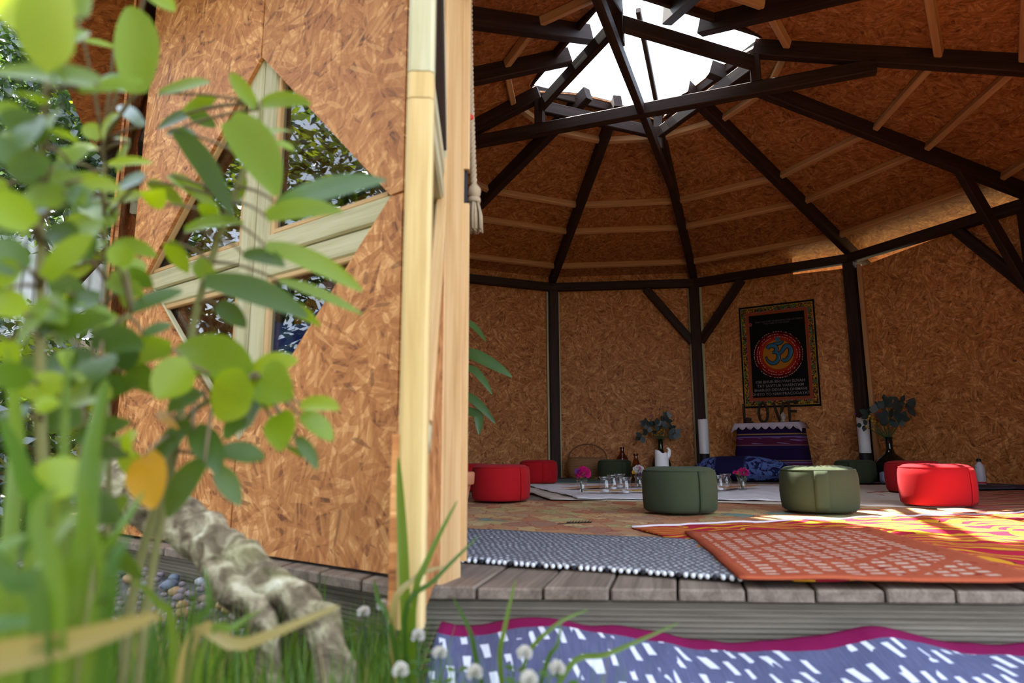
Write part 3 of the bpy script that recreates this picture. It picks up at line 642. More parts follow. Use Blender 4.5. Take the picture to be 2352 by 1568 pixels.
# ------------------------------------------------------------------ glassware, flowers, candles
GLASS = glass('clear_glass', (.95, .96, .97), 1.7, .02, .02, (.8, .82, .85)); AMBER = glass('amber_glass', (.50, .26, .12), 1.5, .03, .10, (.20, .08, .03)); DGREEN = glass('dark_green_glass', (.06, .12, .03), 1.3, .03, .45, (.012, .022, .006))
BLACKGL = glass('black_glass', (.03, .05, .03), 1.4, .04, .75, (.006, .008, .006))
WAX = plain('white_wax', (.80, .79, .80), .5, vary=.04, Subsurface_Weight=.15, Subsurface_Radius=(.02, .015, .01), Subsurface_Scale=1.0) if False else plain('white_wax', (.80, .79, .81), .5, vary=.04)
jarprof = [(.028, 0), (.034, .004), (.036, .02), (.034, .05), (.027, .066), (.026, .072), (.031, .078), (.031, .084)]
def jar(loc, label, sc=1.12, lidded=True):
    j = empty('glass_jar', loc, 0, label, 'jar', 'small glass jars on the white tablecloth'); M = MW(j)
    mb = MB(); mb.lathe([(r * sc, z * sc) for r, z in jarprof], 20, (0, 0, 0), closed_top=False); mb.build('jar_body', GLASS, j, M, True, world=False)
    mb = MB(); mb.lathe([(.015 * sc, .004), (.019 * sc, .006), (.019 * sc, .016 * sc), (.004, .017 * sc)], 16); mb.build('tealight', WAX, j, M, True, world=False)
    mb = MB(); mb.lathe([(.0315 * sc, .080 * sc), (.034 * sc, .083 * sc), (.034 * sc, .087 * sc), (.0315 * sc, .088 * sc)], 20, closed_top=False, closed_bot=False); mb.build('lip', GLASS, j, M, True, world=False)
ZT = .031
for px, py, lab in ((1391, 1132, 'glass jar at the left front of the jar cluster'), (1409, 1125, 'glass jar behind the left front jar'), (1437, 1134, 'glass jar at the right front of the jar cluster'), (1424, 1121, 'rearmost glass jar of the jar cluster'),
                    (1654, 1127, 'glass jar just right of the near green cushion, front one of the pair'), (1668, 1121, 'glass jar just right of the near green cushion, rear one of the pair')):
    p = at(px, py, 1); t = (ZT - EYE) / (p.z - EYE); jar((p.x * t, t, ZT + .002), lab)
PINK = leafmat('magenta_petal', (.55, .01, .16), (.70, .03, .28), (.8, .05, .3), .02, 60); YEL = leafmat('yellow_petal', (.75, .42, .02), (.85, .55, .05), (.9, .6, .05), .02); PURP = leafmat('purple_petal', (.22, .05, .30), (.35, .10, .45), (.4, .1, .5), .02); WPET = leafmat('white_petal', (.72, .70, .70), (.82, .80, .80), (.8, .8, .75), .02)
STEMG = leafmat('flower_stem_green', (.05, .10, .03), (.09, .16, .05), (.15, .3, .05), .05); SAGE = leafmat('eucalyptus_leaf', (.045, .075, .080), (.09, .13, .135), (.06, .12, .08), .10, 20)
def bloom(mb, c, r, n_=14, seed=0):
    "many-petalled round flower head"
    c = V(c); rr = random.Random(seed)
    for k in range(n_ * 3):
        th = math.acos(1 - 1.5 * (k + .5) / (n_ * 3)); a = k * 2.39996
        d = V((sin(th) * cos(a), sin(th) * sin(a), cos(th))); t1 = d.orthogonal().normalized(); t2 = d.cross(t1)
        b = c + d * r * .35; w_ = r * .42; tip = c + d * r * (1 + .12 * rr.uniform(-1, 1))
        mb.add([b - t1 * w_ * .3, b + t1 * w_ * .3, tip + t1 * w_ + t2 * w_ * .1, tip - t1 * w_ + t2 * w_ * .1, tip + d * r * .12], [(0, 1, 2, 3), (3, 2, 4)])
def bud_vase(px, py, label, heads, sc=1.0):
    p = at(px, py, 1); t = (ZT - EYE) / (p.z - EYE); L = V((p.x * t, t, ZT + .002))
    v_ = empty('bud_vase', L, 0, label, 'vase', 'little bud vases with flowers'); M = MW(v_)
    mb = MB(); mb.lathe([(.026, 0), (.031, .004), (.031, .03), (.027, .05), (.026, .06), (.031, .075), (.033, .082)], 18, closed_top=False); mb.build('vase_glass', GLASS, v_, M, True, world=False)
    mb = MB()
    for (x, z, r, mt) in heads: mb.tube([(x * .1, 0, .006), (x * .4, 0, .06), (x, 0, z - r * .3)], .0022, 5)
    mb.build('flower_stems', STEMG, v_, M, True, world=False)
    for i, (x, z, r, mt) in enumerate(heads):
        mb = MB(); bloom(mb, (x, -.006 * (i % 2), z), r * 1.18, 14, i); mb.build('flower_head', mt, v_, M, False, world=False)
    mb = MB()
    for k in range(5):
        a = k * 1.3; mb.blob((cos(a) * .022, sin(a) * .015, .085 + .006 * k), .010, 5, 3, (1, .4, 1.4))
    mb.build('leaves', STEMG, v_, M, False, world=False)
bud_vase(1337, 1133, 'small glass vase with a big magenta flower at the left of the tablecloth', [(.010, .115, .036, PINK), (-.024, .128, .017, PURP), (-.012, .100, .012, YEL)])
bud_vase(1468, 1120, 'small glass vase with white and purple flowers behind the near green cushion', [(.0, .118, .030, WPET), (-.030, .105, .014, YEL), (.022, .100, .02, PURP), (.0, .135, .012, PINK)])
bud_vase(1706, 1126, 'small glass vase with red and purple flowers in front of the altar', [(.010, .110, .027, PINK), (.034, .105, .016, PURP), (-.024, .108, .011, YEL), (-.045, .112, .012, PINK)])
# carved candle standing behind the near green cushion
q = at(1521, 1083, 5.75); cd = empty('carved_candle', (q.x, 5.75, .02), 0, 'white pillar candle burnt down to a ragged curled rim', 'candle'); M = MW(cd)
mb = MB(); mb.lathe([(.085, .0), (.088, .006), (.085, .012)], 24); mb.build('candle_dish', WAX, cd, M, True, world=False)
mb = MB(); nseg = 36; vs_, fs = [], []
hz = q.z - .02 + .02
for j in range(7):
    for k in range(nseg):
        a = 2 * pi * k / nseg; hgt = hz + .105 + .035 * cos(a + .2) * (1 if cos(a) > -2 else 0) - .05 * max(0, cos(a - .0)) ** 2 * .2
        hgt = hz + .135 + (.030 * max(0, -cos(a)) + .018 * noise.noise(V((cos(a) * 2, sin(a) * 2, 3))))
        z = .012 + (hgt - .012) * j / 6; r = .060 * (1 - .06 * (j / 6) ** 3); vs_.append((r * cos(a), r * sin(a), z))
for j in range(6):
    for k in range(nseg): fs.append((j * nseg + k, j * nseg + (k + 1) % nseg, (j + 1) * nseg + (k + 1) % nseg, (j + 1) * nseg + k))
o = link('candle_body', mesh('candle_body', vs_, fs, WAX, True), cd, M.copy()); sd = o.modifiers.new('t', 'SOLIDIFY'); sd.thickness = .014; sd.offset = -1
mb = MB(); mb.tube([(.044, -.006, hz + .09), (.052, -.008, hz + .115), (.064, -.010, hz + .135), (.066, -.012, hz + .160), (.054, -.012, hz + .178), (.042, -.011, hz + .180)], [.018, .022, .018, .013, .009, .004], 10); mb.build('wax_curl', WAX, cd, M, True, world=False)
def tall_candle(px, d, label, zc, zt, lean):
    b = at(px, 1042, d); c = empty('tall_candle', (b.x, d, .008), 0, label, 'candle', 'tall white candles on black stands'); M = MW(c)
    mb = MB(); mb.lathe([(.062, 0), (.062, .01), (.052, .03), (.05, zc), (.046, zc + .004)], 24); mb.build('stand', BLACK, c, M, True, world=False)
    mb = MB(); mb.lathe([(.048, zc + .001), (.05, zc + .01), (.051, zt - .02), (.048, zt - .004)], 28, closed_top=False)
    top_ = 28 * 3
    for i in range(28): v = mb.v[top_ + i]; a = atan2(v.y, v.x); v.z += .014 * noise.noise(V((cos(a) * 2.5, sin(a) * 2.5, px))) + .006 * sin(a * 3)
    n0 = len(mb.v); mb.v.append(V((0, 0, zt - .03))); mb.f += [(top_ + i, top_ + (i + 1) % 28, n0) for i in range(28)]
    mb.build('candle_body', WAX, c, M, True, world=False)
    mb = MB(); mb.tube([(0, 0, zt - .031), (.001, 0, zt - .006)], .002, 5); mb.build('wick', BLACK, c, M, world=False)
tall_candle(1618, 6.86, 'tall white candle on a black stand, left of the altar', .25, .605, 0)
tall_candle(1988, 6.12, 'tall white candle on a black stand, right of the altar', .255, .585, 0)
# bottles by the back wall
def bottle(loc, prof, mat, label, cat='bottle', name='glass_bottle'):
    b = empty(name, loc, 0, label, cat); mb = MB(); mb.lathe(prof, 20, closed_top=False); mb.build('bottle_body', mat, b, MW(b), True, world=False)
    mb = MB(); r, z = prof[-1]; mb.lathe([(r + .001, z - .018), (r + .004, z - .012), (r + .004, z - .002), (r + .001, z)], 16, closed_top=False, closed_bot=False); mb.build('bottle_lip', mat, b, MW(b), True, world=False); return b
Mw1 = frame_M(1, 0)
q = Mw1 @ V((.735, -.13, .01)); bottle(q, [(.075, 0), (.082, .01), (.082, .15), (.06, .21), (.028, .255), (.022, .29), (.022, .325)], AMBER, 'brown glass demijohn behind the far green cushion')
q = at(1462, 1100, 6.4); bottle((q.x, 6.4, .01), [(.040, 0), (.044, .008), (.044, .13), (.030, .18), (.019, .21), (.018, .245), (.020, .255)], AMBER, 'slim brown glass bottle right of the far green cushion')
def eucalyptus_vase(loc, label, prof, mat, ztop, leaves, extra, seed):
    v_ = empty('flower_vase', loc, 0, label, 'vase'); M = MW(v_); rr = random.Random(seed)
    mb = MB(); mb.lathe(prof, 28, closed_top=False); mb.build('vase_body', mat, v_, M, True, world=False)
    mbs = MB()
    for (x, z, sz, an) in leaves: mbs.tube([(0, 0, ztop - .12), (x * .15, 0, ztop + .02), (x * .6, rr.uniform(-.04, .04), ztop + (z - ztop) * .55), (x, 0, z)], [.004, .003, .0025, .0015], 5)
    for (x, z, r, mt) in extra: mbs.tube([(0, 0, ztop - .05), (x * .3, 0, ztop + .02), (x, -.01, z)], [.003, .002, .0012], 4)
    mbs.build('stems', STEMG, v_, M, True, world=False)
    for (x, z, sz, an) in leaves:
        for k in range(3):
            a = an + (k - 1) * 1.1 + rr.uniform(-.2, .2); c0 = V((x, rr.uniform(-.05, .05), z)); ax = V((cos(a), rr.uniform(-.3, .1), sin(a))).normalized(); ay = V((-sin(a), rr.uniform(-.5, .5), cos(a))).normalized()
            mb = MB(); pts = [c0 + ax * (sz * 2 * t) + ay * (sz * .75 * sin(pi * t ** .8)) for t in (0, .15, .35, .6, .85, 1)] + [c0 + ax * (sz * 2 * t) - ay * (sz * .75 * sin(pi * t ** .8)) for t in (.85, .6, .35, .15)]
            mb.add(pts, [tuple(range(10))]); o = mb.build('leaf', SAGE, v_, M, False, world=False)
    for i, (x, z, r, mt) in enumerate(extra):
        mb = MB(); mb.blob((x, -.012, z), r, 6, 4, (1, 1, 1.1)); mb.build('blossom', mt, v_, M, True, world=False)
    return v_
q1 = Mw1 @ V((1.15, -.12, .008)); rr = random.Random(5)
lv = [(-.20, .44, .040, 3.6), (-.13, .48, .034, 2.4), (-.16, .58, .032, 2.6), (-.10, .55, .038, 1.9), (-.04, .56, .04, 1.6), (-.02, .50, .036, 2.2), (.06, .60, .038, 1.2), (.08, .66, .03, 1.0), (.03, .54, .036, 1.4), (.12, .52, .036, .4), (.16, .47, .038, -.4), (.10, .46, .034, 0)]
ex = [(-.02 + rr.uniform(-.07, .07), .475 + rr.uniform(-.035, .04), .0075, YEL) for _ in range(22)] + [(x, z, .007, PURP) for x, z in ((.0, .74), (.04, .76), (.09, .77), (.13, .73), (-.10, .66), (.15, .62))]
eucalyptus_vase(q1, 'dark green bottle vase with eucalyptus, behind the white carved candle', [(.09, 0), (.105, .012), (.105, .15), (.08, .215), (.04, .26), (.027, .30), (.026, .40), (.03, .41)], DGREEN, .40, lv, ex, 3)
Mw3 = frame_M(3, 0); q3 = Mw3 @ V((.43, -.25, .008)); rr = random.Random(8)
lv = [(-.14, .60, .045, 2.6), (-.08, .64, .04, 2.0), (.0, .66, .045, 1.6), (.07, .62, .05, .5), (.12, .70, .035, 1.0), (.20, .66, .05, .05), (.05, .56, .05, .2), (-.03, .56, .045, 2.8), (-.20, .50, .03, 3.2), (.02, .72, .03, 1.7), (.14, .56, .04, -.3), (.0, .50, .04, 1.2)]
ex = [(-.09 + rr.uniform(-.11, .07), .52 + rr.uniform(-.07, .06), .009, YEL) for _ in range(16)] + [(-.06, .60, .018, PINK), (-.28, .60, .009, PURP)]
eucalyptus_vase(q3, 'round black vase with eucalyptus and yellow sprigs at the right wall', [(.10, 0), (.14, .02), (.16, .08), (.15, .15), (.10, .21), (.045, .25), (.03, .29), (.028, .38), (.035, .395)], BLACKGL, .385, lv, ex, 4)
# white water bottle
qb = Mw3 @ V((1.02, -.12, 0)); qb = at(2253, 1104, 1); t = (.03 - EYE) / (qb.z - EYE); t = min(t, 5.05); L = at(2253, 1100, 4.98); b = empty('water_bottle', (L.x, 4.98, .037), 0, 'white enamel water bottle with dark cap on the dark rug', 'bottle'); M = MW(b)
WENAM = plain('white_enamel', (.62, .60, .66), .3, spec=.5, vary=.03)
mb = MB(); mb.lathe([(.030, 0), (.033, .005), (.033, .115), (.028, .14), (.014, .155), (.013, .165)], 24); mb.build('bottle_body', WENAM, b, M, True, world=False)
mb = MB(); mb.lathe([(.015, .165), (.016, .168), (.016, .182), (.012, .186)], 16); mb.tube([(-.008, 0, .185), (0, 0, .197), (.008, 0, .185)], .002, 5); mb.build('cap', BLACK, b, M, True, world=False)
REDD = plain('red_print', (.5, .03, .05)); mb = MB(); mb.lathe([(.0337, .006), (.0337, .02)], 24, closed_top=False, closed_bot=False); mb.build('base_band', REDD, b, M, True, world=False)
# pale blue bundle beside the dark cushion
PBL = cloth('pale_blue_cloth', (.28, .32, .46)); mb = MB(); L = at(2038, 1092, 5.6); mb.blob((0, 0, .06), .075, 16, 10, (.8, .9, .85), .35, 2.5, 3)
o = mb.build('folded_cloth', PBL, None, Matrix.Translation((L.x, 5.6, .0)), True, world=False); tag(o, 'small pale blue crumpled cloth between the dark cushion and the red one', 'cloth')
# wicker basket
WICK = plain('wicker', (.40, .21, .09), .7, vary=.35, sc=60)
qB = Mw1 @ V((.36, -.22, .010)); bk = empty('wicker_basket', qB, atan2(Mw1[1][0], Mw1[0][0]), 'brown wicker basket with round handle at the back wall', 'basket'); M = MW(bk)
def brad(z): t = z / .205; return .62 + .38 * sin(pi * (.18 + .55 * t)) 
ax_, ay_ = .225, .155
mb = MB()
for i in range(17):
    z = .008 + .19 * i / 16; k = brad(z); ph = i % 2
    pts = [V(((ax_ * k + .004 * (1 if (j + ph) % 2 else -1)) * cos(2 * pi * j / 44), (ay_ * k + .004 * (1 if (j + ph) % 2 else -1)) * sin(2 * pi * j / 44), z)) for j in range(45)]
    mb.tube(pts, .0062, 5, False)
mb.build('woven_strands', WICK, bk, M, True, world=False)
mb = MB()
for j in range(22):
    a = 2 * pi * j / 22; mb.tube([(ax_ * brad(z) * cos(a), ay_ * brad(z) * sin(a), z) for z in (.0, .04, .09, .14, .205)], .004, 4)
mb.build('ribs', WICK, bk, M, True, world=False)
mb = MB(); mb.lathe([(.6, 0), (.6, .008)], 24); 
for i, v in enumerate(mb.v): mb.v[i] = V((v.x * ax_ * 1.1, v.y * ay_ * 1.1, v.z))
mb.build('basket_base', WICK, bk, M, world=False)
mb = MB(); k = brad(.205); mb.tube([V((ax_ * k * cos(2 * pi * j / 40), ay_ * k * sin(2 * pi * j / 40), .207)) for j in range(41)], .010, 7, False); mb.build('rim', plain('brown_cane', (.26, .12, .05), .7, vary=.3), bk, M, True, world=False)
mb = MB()
for dy in (-.008, .008): mb.tube([(-ax_ * k * cos(t), dy + .004 * sin(t * 9), .205 + .15 * sin(t)) for t in [pi * i / 22 for i in range(23)]], .0085, 6)
mb.build('handle', plain('dark_cane', (.20, .09, .035), .7, vary=.3), bk, M, True, world=False)
# terracotta pot with strap leaf plant inside the entrance
TERRA = plain('terracotta', (.50, .20, .10), .85, vary=.2, sc=12); SOIL = plain('potting_soil', (.03, .02, .012), .95)
pp = empty('potted_plant', (-.275, 3.02, .012), 0, 'terracotta pot with a strap-leaved green plant just inside the entrance', 'potted plant'); M = MW(pp)
mb = MB(); mb.lathe([(.062, 0), (.066, .004), (.088, .125), (.090, .126), (.100, .128), (.104, .134), (.106, .178), (.100, .184), (.090, .182), (.086, .165)], 32, closed_top=False); mb.build('pot', TERRA, pp, M, True, world=False)
mb = MB(); mb.lathe([(.085, .150), (.088, .162), (.01, .166)], 20); mb.build('soil', SOIL, pp, M, True, world=False)
SUCC = leafmat('strap_leaf_green', (.05, .13, .035), (.12, .24, .06), (.25, .5, .08), .10, 14)
def strap(parent, M, pts, wd, mat, nm='leaf', nrm=(0, -1, .2)):
    pts = [V(p) for p in pts]; vs_, fs = [], []
    for i, p in enumerate(pts):
        t = (pts[min(i + 1, len(pts) - 1)] - pts[max(i - 1, 0)]).normalized(); sd = t.cross(V(nrm)).normalized(); u_ = sd.cross(t)
        w_ = wd * max(.08, sin(pi * (.12 + .86 * i / (len(pts) - 1))) ** .7); vs_ += [p - sd * w_ / 2 + u_ * w_ * .12, p, p + sd * w_ / 2 + u_ * w_ * .12]
    for i in range(len(pts) - 1): a = i * 3; fs += [(a, a + 1, a + 4, a + 3), (a + 1, a + 2, a + 5, a + 4)]
    Mi = M.inverted(); return link(nm, mesh(nm, [Mi @ v for v in vs_], fs, mat, True), parent, M.copy())
base = V((-.275, 3.02, .17)); 
mb = MB(); mb.tube([base, base + V((.01, 0, .25)), base + V((0, .01, .46)), base + V((-.01, 0, .62)), base + V((.0, 0, .80))], [.012, .010, .009, .007, .005], 7); mb.build('stem', SUCC, pp, M, True)
def curve(p0, p1, p2, n_=8): return [p0 * (1 - t) ** 2 + p1 * 2 * t * (1 - t) + p2 * t * t for t in [i / n_ for i in range(n_ + 1)]]
for (a, b, c, wd, dz) in (((1050, 800), (1090, 815), (1176, 866), .055, .5), ((1045, 760), (1080, 742), (1116, 784), .028, .62), ((1045, 830), (1090, 850), (1130, 905), .034, .45), ((1040, 890), (1085, 915), (1137, 972), .038, .35), ((1050, 935), (1098, 950), (1100, 998), .040, .3), ((1040, 700), (1000, 690), (960, 720), .04, .62), ((1040, 880), (1000, 860), (950, 900), .04, .4)):
    A, B_, C_ = at(*a, 2.95), at(*b, 2.93), at(*c, 2.90); strap(pp, M, curve(base + V((0, 0, dz)), A, B_, 4) [:-1] + curve(B_, (B_ + C_) / 2 + V((.006, 0, .008)), C_, 7), wd, SUCC)

# ------------------------------------------------------------------ altar, banner and letters on wall 2-3
M2 = frame_M(2, 0)
def w2(s, inn, z): return M2 @ V((s, -inn, z))
n = N('purple_stripe_cloth'); x, y, z = n.sep(n.obj()); zz = n.math('MULTIPLY', z, 1 / .56); sl = n.noise(n.comb(n.math('ADD', n.math('MULTIPLY', x, 7.), n.math('MULTIPLY', z, 40.)), n.math('MULTIPLY', z, 30.)), 1, 1)
base_ = (.016, .006, .045)
c = n.ramp(zz, [(0, base_), (.10, (.10, .012, .045)), (.16, base_), (.20, (.09, .012, .05)), (.30, (.16, .09, .24)), (.325, (.03, .01, .05)), (.34, (.28, .16, .06)), (.355, base_), (.60, (.20, .08, .09)), (.62, (.09, .012, .04)), (.74, (.16, .09, .26)), (.765, base_), (.79, (.30, .18, .06)), (.81, base_)], 'CONSTANT')
c = n.mix(n.math('MULTIPLY', n.math('GREATER_THAN', sl, .62), n.ramp(zz, [(.62, (0, 0, 0)), (.63, (1, 1, 1)), (.74, (0, 0, 0))], 'CONSTANT')), c, (.22, .13, .34))
PURPLE = n.bsdf(c, .85, bump=n.noise(n.obj(), 200, 2), bs=.3, bd=.002, spec=.15)
al = empty('altar_table', w2(.80, .22, .0), atan2(M2[1][0], M2[0][0]), 'low altar table draped in a purple striped cloth below the banner', 'table'); Ma = MW(al)
mb = MB(); mb.box((0, 0, .535), (.60, .30, .02)); mb.build('table_top', DARK, al, Ma, world=False)
for sx in (-1, 1):
    for sy in (-1, 1): mb = MB(); mb.box((sx * .26, sy * .11, .2625), (.035, .035, .525)); mb.build('table_leg', DARK, al, Ma, world=False)
vs_, fs = [], []; NS = 96; NZ = 14
for j in range(NZ + 1):
    z = .552 * (1 - j / NZ) + .006
    fl = 1 + .20 * (j / NZ) ** 1.2
    for k in range(NS):
        a = 2 * pi * k / NS; ca, sa = cos(a), sin(a); p_ = 6
        rr_ = 1 / ((abs(ca) ** p_ + abs(sa) ** p_) ** (1 / p_)); fold = 1 + .035 * (j / NZ) * sin(a * 11 + 2 * noise.noise(V((ca * 2, sa * 2, 0))))
        vs_.append((.308 * rr_ * ca * fl * fold, .158 * rr_ * sa * (1 + .12 * (j / NZ)) * fold, z))
for j in range(NZ):
    for k in range(NS): fs.append((j * NS + k, (j + 1) * NS + k, (j + 1) * NS + (k + 1) % NS, j * NS + (k + 1) % NS))
fs.append(tuple(range(NS)))
o = link('altar_cloth', mesh('altar_cloth', vs_, fs, PURPLE, True), None, Ma.copy()); tag(o, 'purple cloth with gold and lilac stripes hanging over the altar', 'altar cloth')
# lace runner: scalloped strip over the front edge
LACE = cloth('lace', (.52, .44, .52), .25, 300); vs_, fs = [], []; NL = 90
rows = [(.13, .562), (-.10, .5625), (-.166, .560), (-.176, .545)]
for i in range(NL + 1):
    x = -.335 + .67 * i / NL; sc_ = abs(sin(pi * i / NL * 9)); over = max(0, abs(x) - .308)
    for (y, z) in rows: vs_.append((x, y, z - over * 2.2))
    vs_.append((x, -.186 , .525 - .03 * sc_ - over * 2.2))
for i in range(NL):
    for j in range(4): a = i * 5 + j; fs.append((a, a + 5, a + 6, a + 1))
o = link('lace_runner', mesh('lace_runner', vs_, fs, LACE, True), None, Ma.copy()); sd = o.modifiers.new('t', 'SOLIDIFY'); sd.thickness = .002; tag(o, 'scalloped off-white lace runner along the top of the altar', 'lace runner')
# small buddha head, bowl and letters on the altar
STONE = plain('grey_stone', (.42, .38, .33), .8, vary=.2); TWIG = plain('driftwood_dark', (.035, .022, .014), .9, vary=.4, sc=25)
bh = empty('buddha_head', Ma @ V((.15, -.09, .5655)), MW(al).to_euler().z, 'small grey stone buddha head on the altar', 'figurine'); M = MW(bh)
mb = MB(); mb.lathe([(.024, 0), (.026, .008), (.014, .016), (.013, .026)], 14); mb.build('neck_base', STONE, bh, M, True, world=False)
mb = MB(); mb.blob((0, 0, .05), .026, 16, 12, (.82, .88, 1.15)); mb.blob((0, -.024, .046), .0045, 6, 5, (.8, 1, 1.6)); mb.blob((-.022, 0, .045), .006, 6, 5, (.5, 1, 2)); mb.blob((.022, 0, .045), .006, 6, 5, (.5, 1, 2)); mb.build('face', STONE, bh, M, True, world=False)
mb = MB()
for i in range(46):
    th = math.acos(1 - .95 * (i + .5) / 46); a = i * 2.4; mb.blob((.0225 * sin(th) * cos(a), .0245 * sin(th) * sin(a) + .003, .054 + .030 * cos(th)), .005, 5, 4)
mb.blob((0, .002, .087), .010, 8, 6, (1, 1, 1.1)); mb.build('curled_hair', STONE, bh, M, True, world=False)
bo = empty('offering_bowl', Ma @ V((-.19, -.10, .5655)), 0, 'small dark wooden bowl on the left of the altar', 'bowl'); mb = MB(); mb.lathe([(.018, 0), (.020, .004), (.034, .024), (.038, .044), (.035, .046), (.028, .026), (.008, .012)], 20); mb.build('bowl_body', TWIG, bo, MW(bo), True, world=False)
mb = MB(); mb.blob((0, 0, .043), .025, 10, 6, (1, 1, .5), .2); mb.build('incense_ash', TWIG, bo, MW(bo), True, world=False)
LET = {'L': [[(0, .2), (0, 0), (.085, .005)]], 'O': [[(.045 + .045 * cos(t), .1 + .098 * sin(t)) for t in [2 * pi * i / 14 for i in range(15)]]], 'V': [[(-.01, .2), (.04, 0), (.09, .2)]], 'E': [[(.085, .195), (0, .2), (0, 0), (.09, .0)], [(0, .105), (.07, .1)]]}
for i, (ch, x0) in enumerate(zip('LOVE', (-.285, -.135, .025, .165))):
    Ml = Ma @ Matrix.Translation((x0, .10, .5665 + .008)); mb = MB()
    for st in LET[ch]:
        pts = []
        for a, b in zip(st[:-1], st[1:]):
            for t in (0, .33, .66): pts.append(V((a[0] + (b[0] - a[0]) * t, .004 * noise.noise(V((a[0] * 30 + t * 3, b[1] * 20, i))), a[1] + (b[1] - a[1]) * t)) + V((1, 0, 1)) * .004 * noise.noise(V((a[0] * 50 + t * 5, a[1] * 40, i + 4))))
        pts.append(V((st[-1][0], 0, st[-1][1]))); mb.tube(pts, [.014 + .003 * noise.noise(V((j * .9, i, 0))) for j in range(len(pts))], 7)
    o = mb.build('driftwood_letter', TWIG, None, Ml, True, world=False); tag(o, 'driftwood letter %s standing on the altar below the banner' % ch, 'letter', 'driftwood letters on the altar')
# banner ------------------------------------------------------------------
bn_ = empty('om_banner', w2(.85, -.045, .735), 0, 'black wall banner with a blue om sign in a red disc', 'banner')
Mb = M2 @ Matrix.Translation((.85, .050, .735)) @ Matrix.Rotation(radians(.5), 4, 'Y'); BW, BH = .77, 1.095
def flat(nm, poly, y0, th, mat): mb = MB(); mb.prism(poly, lambda u, v, t: V((u, t, v)), y0, y0 - th); return mb.build(nm, mat, bn_, Mb, world=False)
def rect(w_, h_, z0): return [(-w_ / 2, z0), (w_ / 2, z0), (w_ / 2, z0 + h_), (-w_ / 2, z0 + h_)]
BLKC = cloth('black_cotton', (.008, .007, .007), .2)
flat('banner_cloth', rect(BW, BH, 0), 0, .004, BLKC)
n = N('vine_border'); o_ = n.obj(); vv = n.vor(o_, 22, 'F1', 'Distance', .6); nz_ = n.noise(o_, 42, 3, .6, 1.5)
c = n.mix(n.ramp(nz_, [(.50, (0, 0, 0)), (.56, (1, 1, 1))]), (.05, .012, .004), (.50, .26, .02)); c = n.mix(n.ramp(vv, [(.40, (1, 1, 1)), (.46, (0, 0, 0))]), c, (.05, .13, .05)); VINE = n.bsdf(c, .8)
ORB = cloth('orange_band', (.30, .07, .025)); PKB = cloth('pink_line', (.42, .05, .12)); GOLDL = cloth('gold_line', (.50, .30, .04))
def framebars(nm, w0, h0, z0, t, y, mat):
    for k, (x0, x1, a, b) in enumerate(((-w0 / 2, w0 / 2, z0, z0 + t), (-w0 / 2, w0 / 2, z0 + h0 - t, z0 + h0), (-w0 / 2, -w0 / 2 + t, z0 + t, z0 + h0 - t), (w0 / 2 - t, w0 / 2, z0 + t, z0 + h0 - t))):
        flat(nm, [(x0, a), (x1, a), (x1, b), (x0, b)], y, .0015, mat)
framebars('gold_line', .735, 1.055, .020, .005, -.004, GOLDL); framebars('vine_border', .725, 1.045, .025, .046, -.004, VINE); framebars('pink_line', .633, .953, .071, .006, -.004, PKB); framebars('orange_band', .621, .941, .077, .028, -.004, ORB)
DC = (0, .55)
def disc(nm, r, y, col): flat(nm, [(DC[0] + r * cos(2 * pi * k / 64), DC[1] + r * sin(2 * pi * k / 64)) for k in range(64)], y, .0012, cloth(nm + '_paint', col, .15))
disc('maroon_disc', .245, -.004, (.10, .004, .003)); disc('red_disc', .215, -.0052, (.26, .008, .006)); disc('scarlet_disc', .188, -.0064, (.36, .025, .008)); disc('amber_disc', .155, -.0076, (.42, .16, .015))
GLIT = plain('silver_glitter', (.75, .60, .45), .35, metal=.3)
for (r, nn_, nm) in ((.243, 60, 'glitter_ring'), (.214, 54, 'glitter_ring'), (.187, 46, 'glitter_ring')):
    mb = MB(); rr = random.Random(int(r * 1000))
    for k in range(nn_):
        if rr.random() < .25: continue
        a0 = 2 * pi * k / nn_; a1 = a0 + 2 * pi / nn_ * rr.uniform(.4, .85)
        mb.prism([(r * cos(a0), DC[1] + r * sin(a0)), (r * cos(a1), DC[1] + r * sin(a1)), ((r + .004) * cos(a1), DC[1] + (r + .004) * sin(a1)), ((r + .004) * cos(a0), DC[1] + (r + .004) * sin(a0))], lambda u, v, t: V((u, t, v)), -.0085, -.0098)
    mb.build(nm, GLIT, bn_, Mb, world=False)
OMB = plain('om_blue', (.025, .12, .22), .45, vary=.3, sc=18); OMK = cloth('om_outline', (.006, .006, .008))
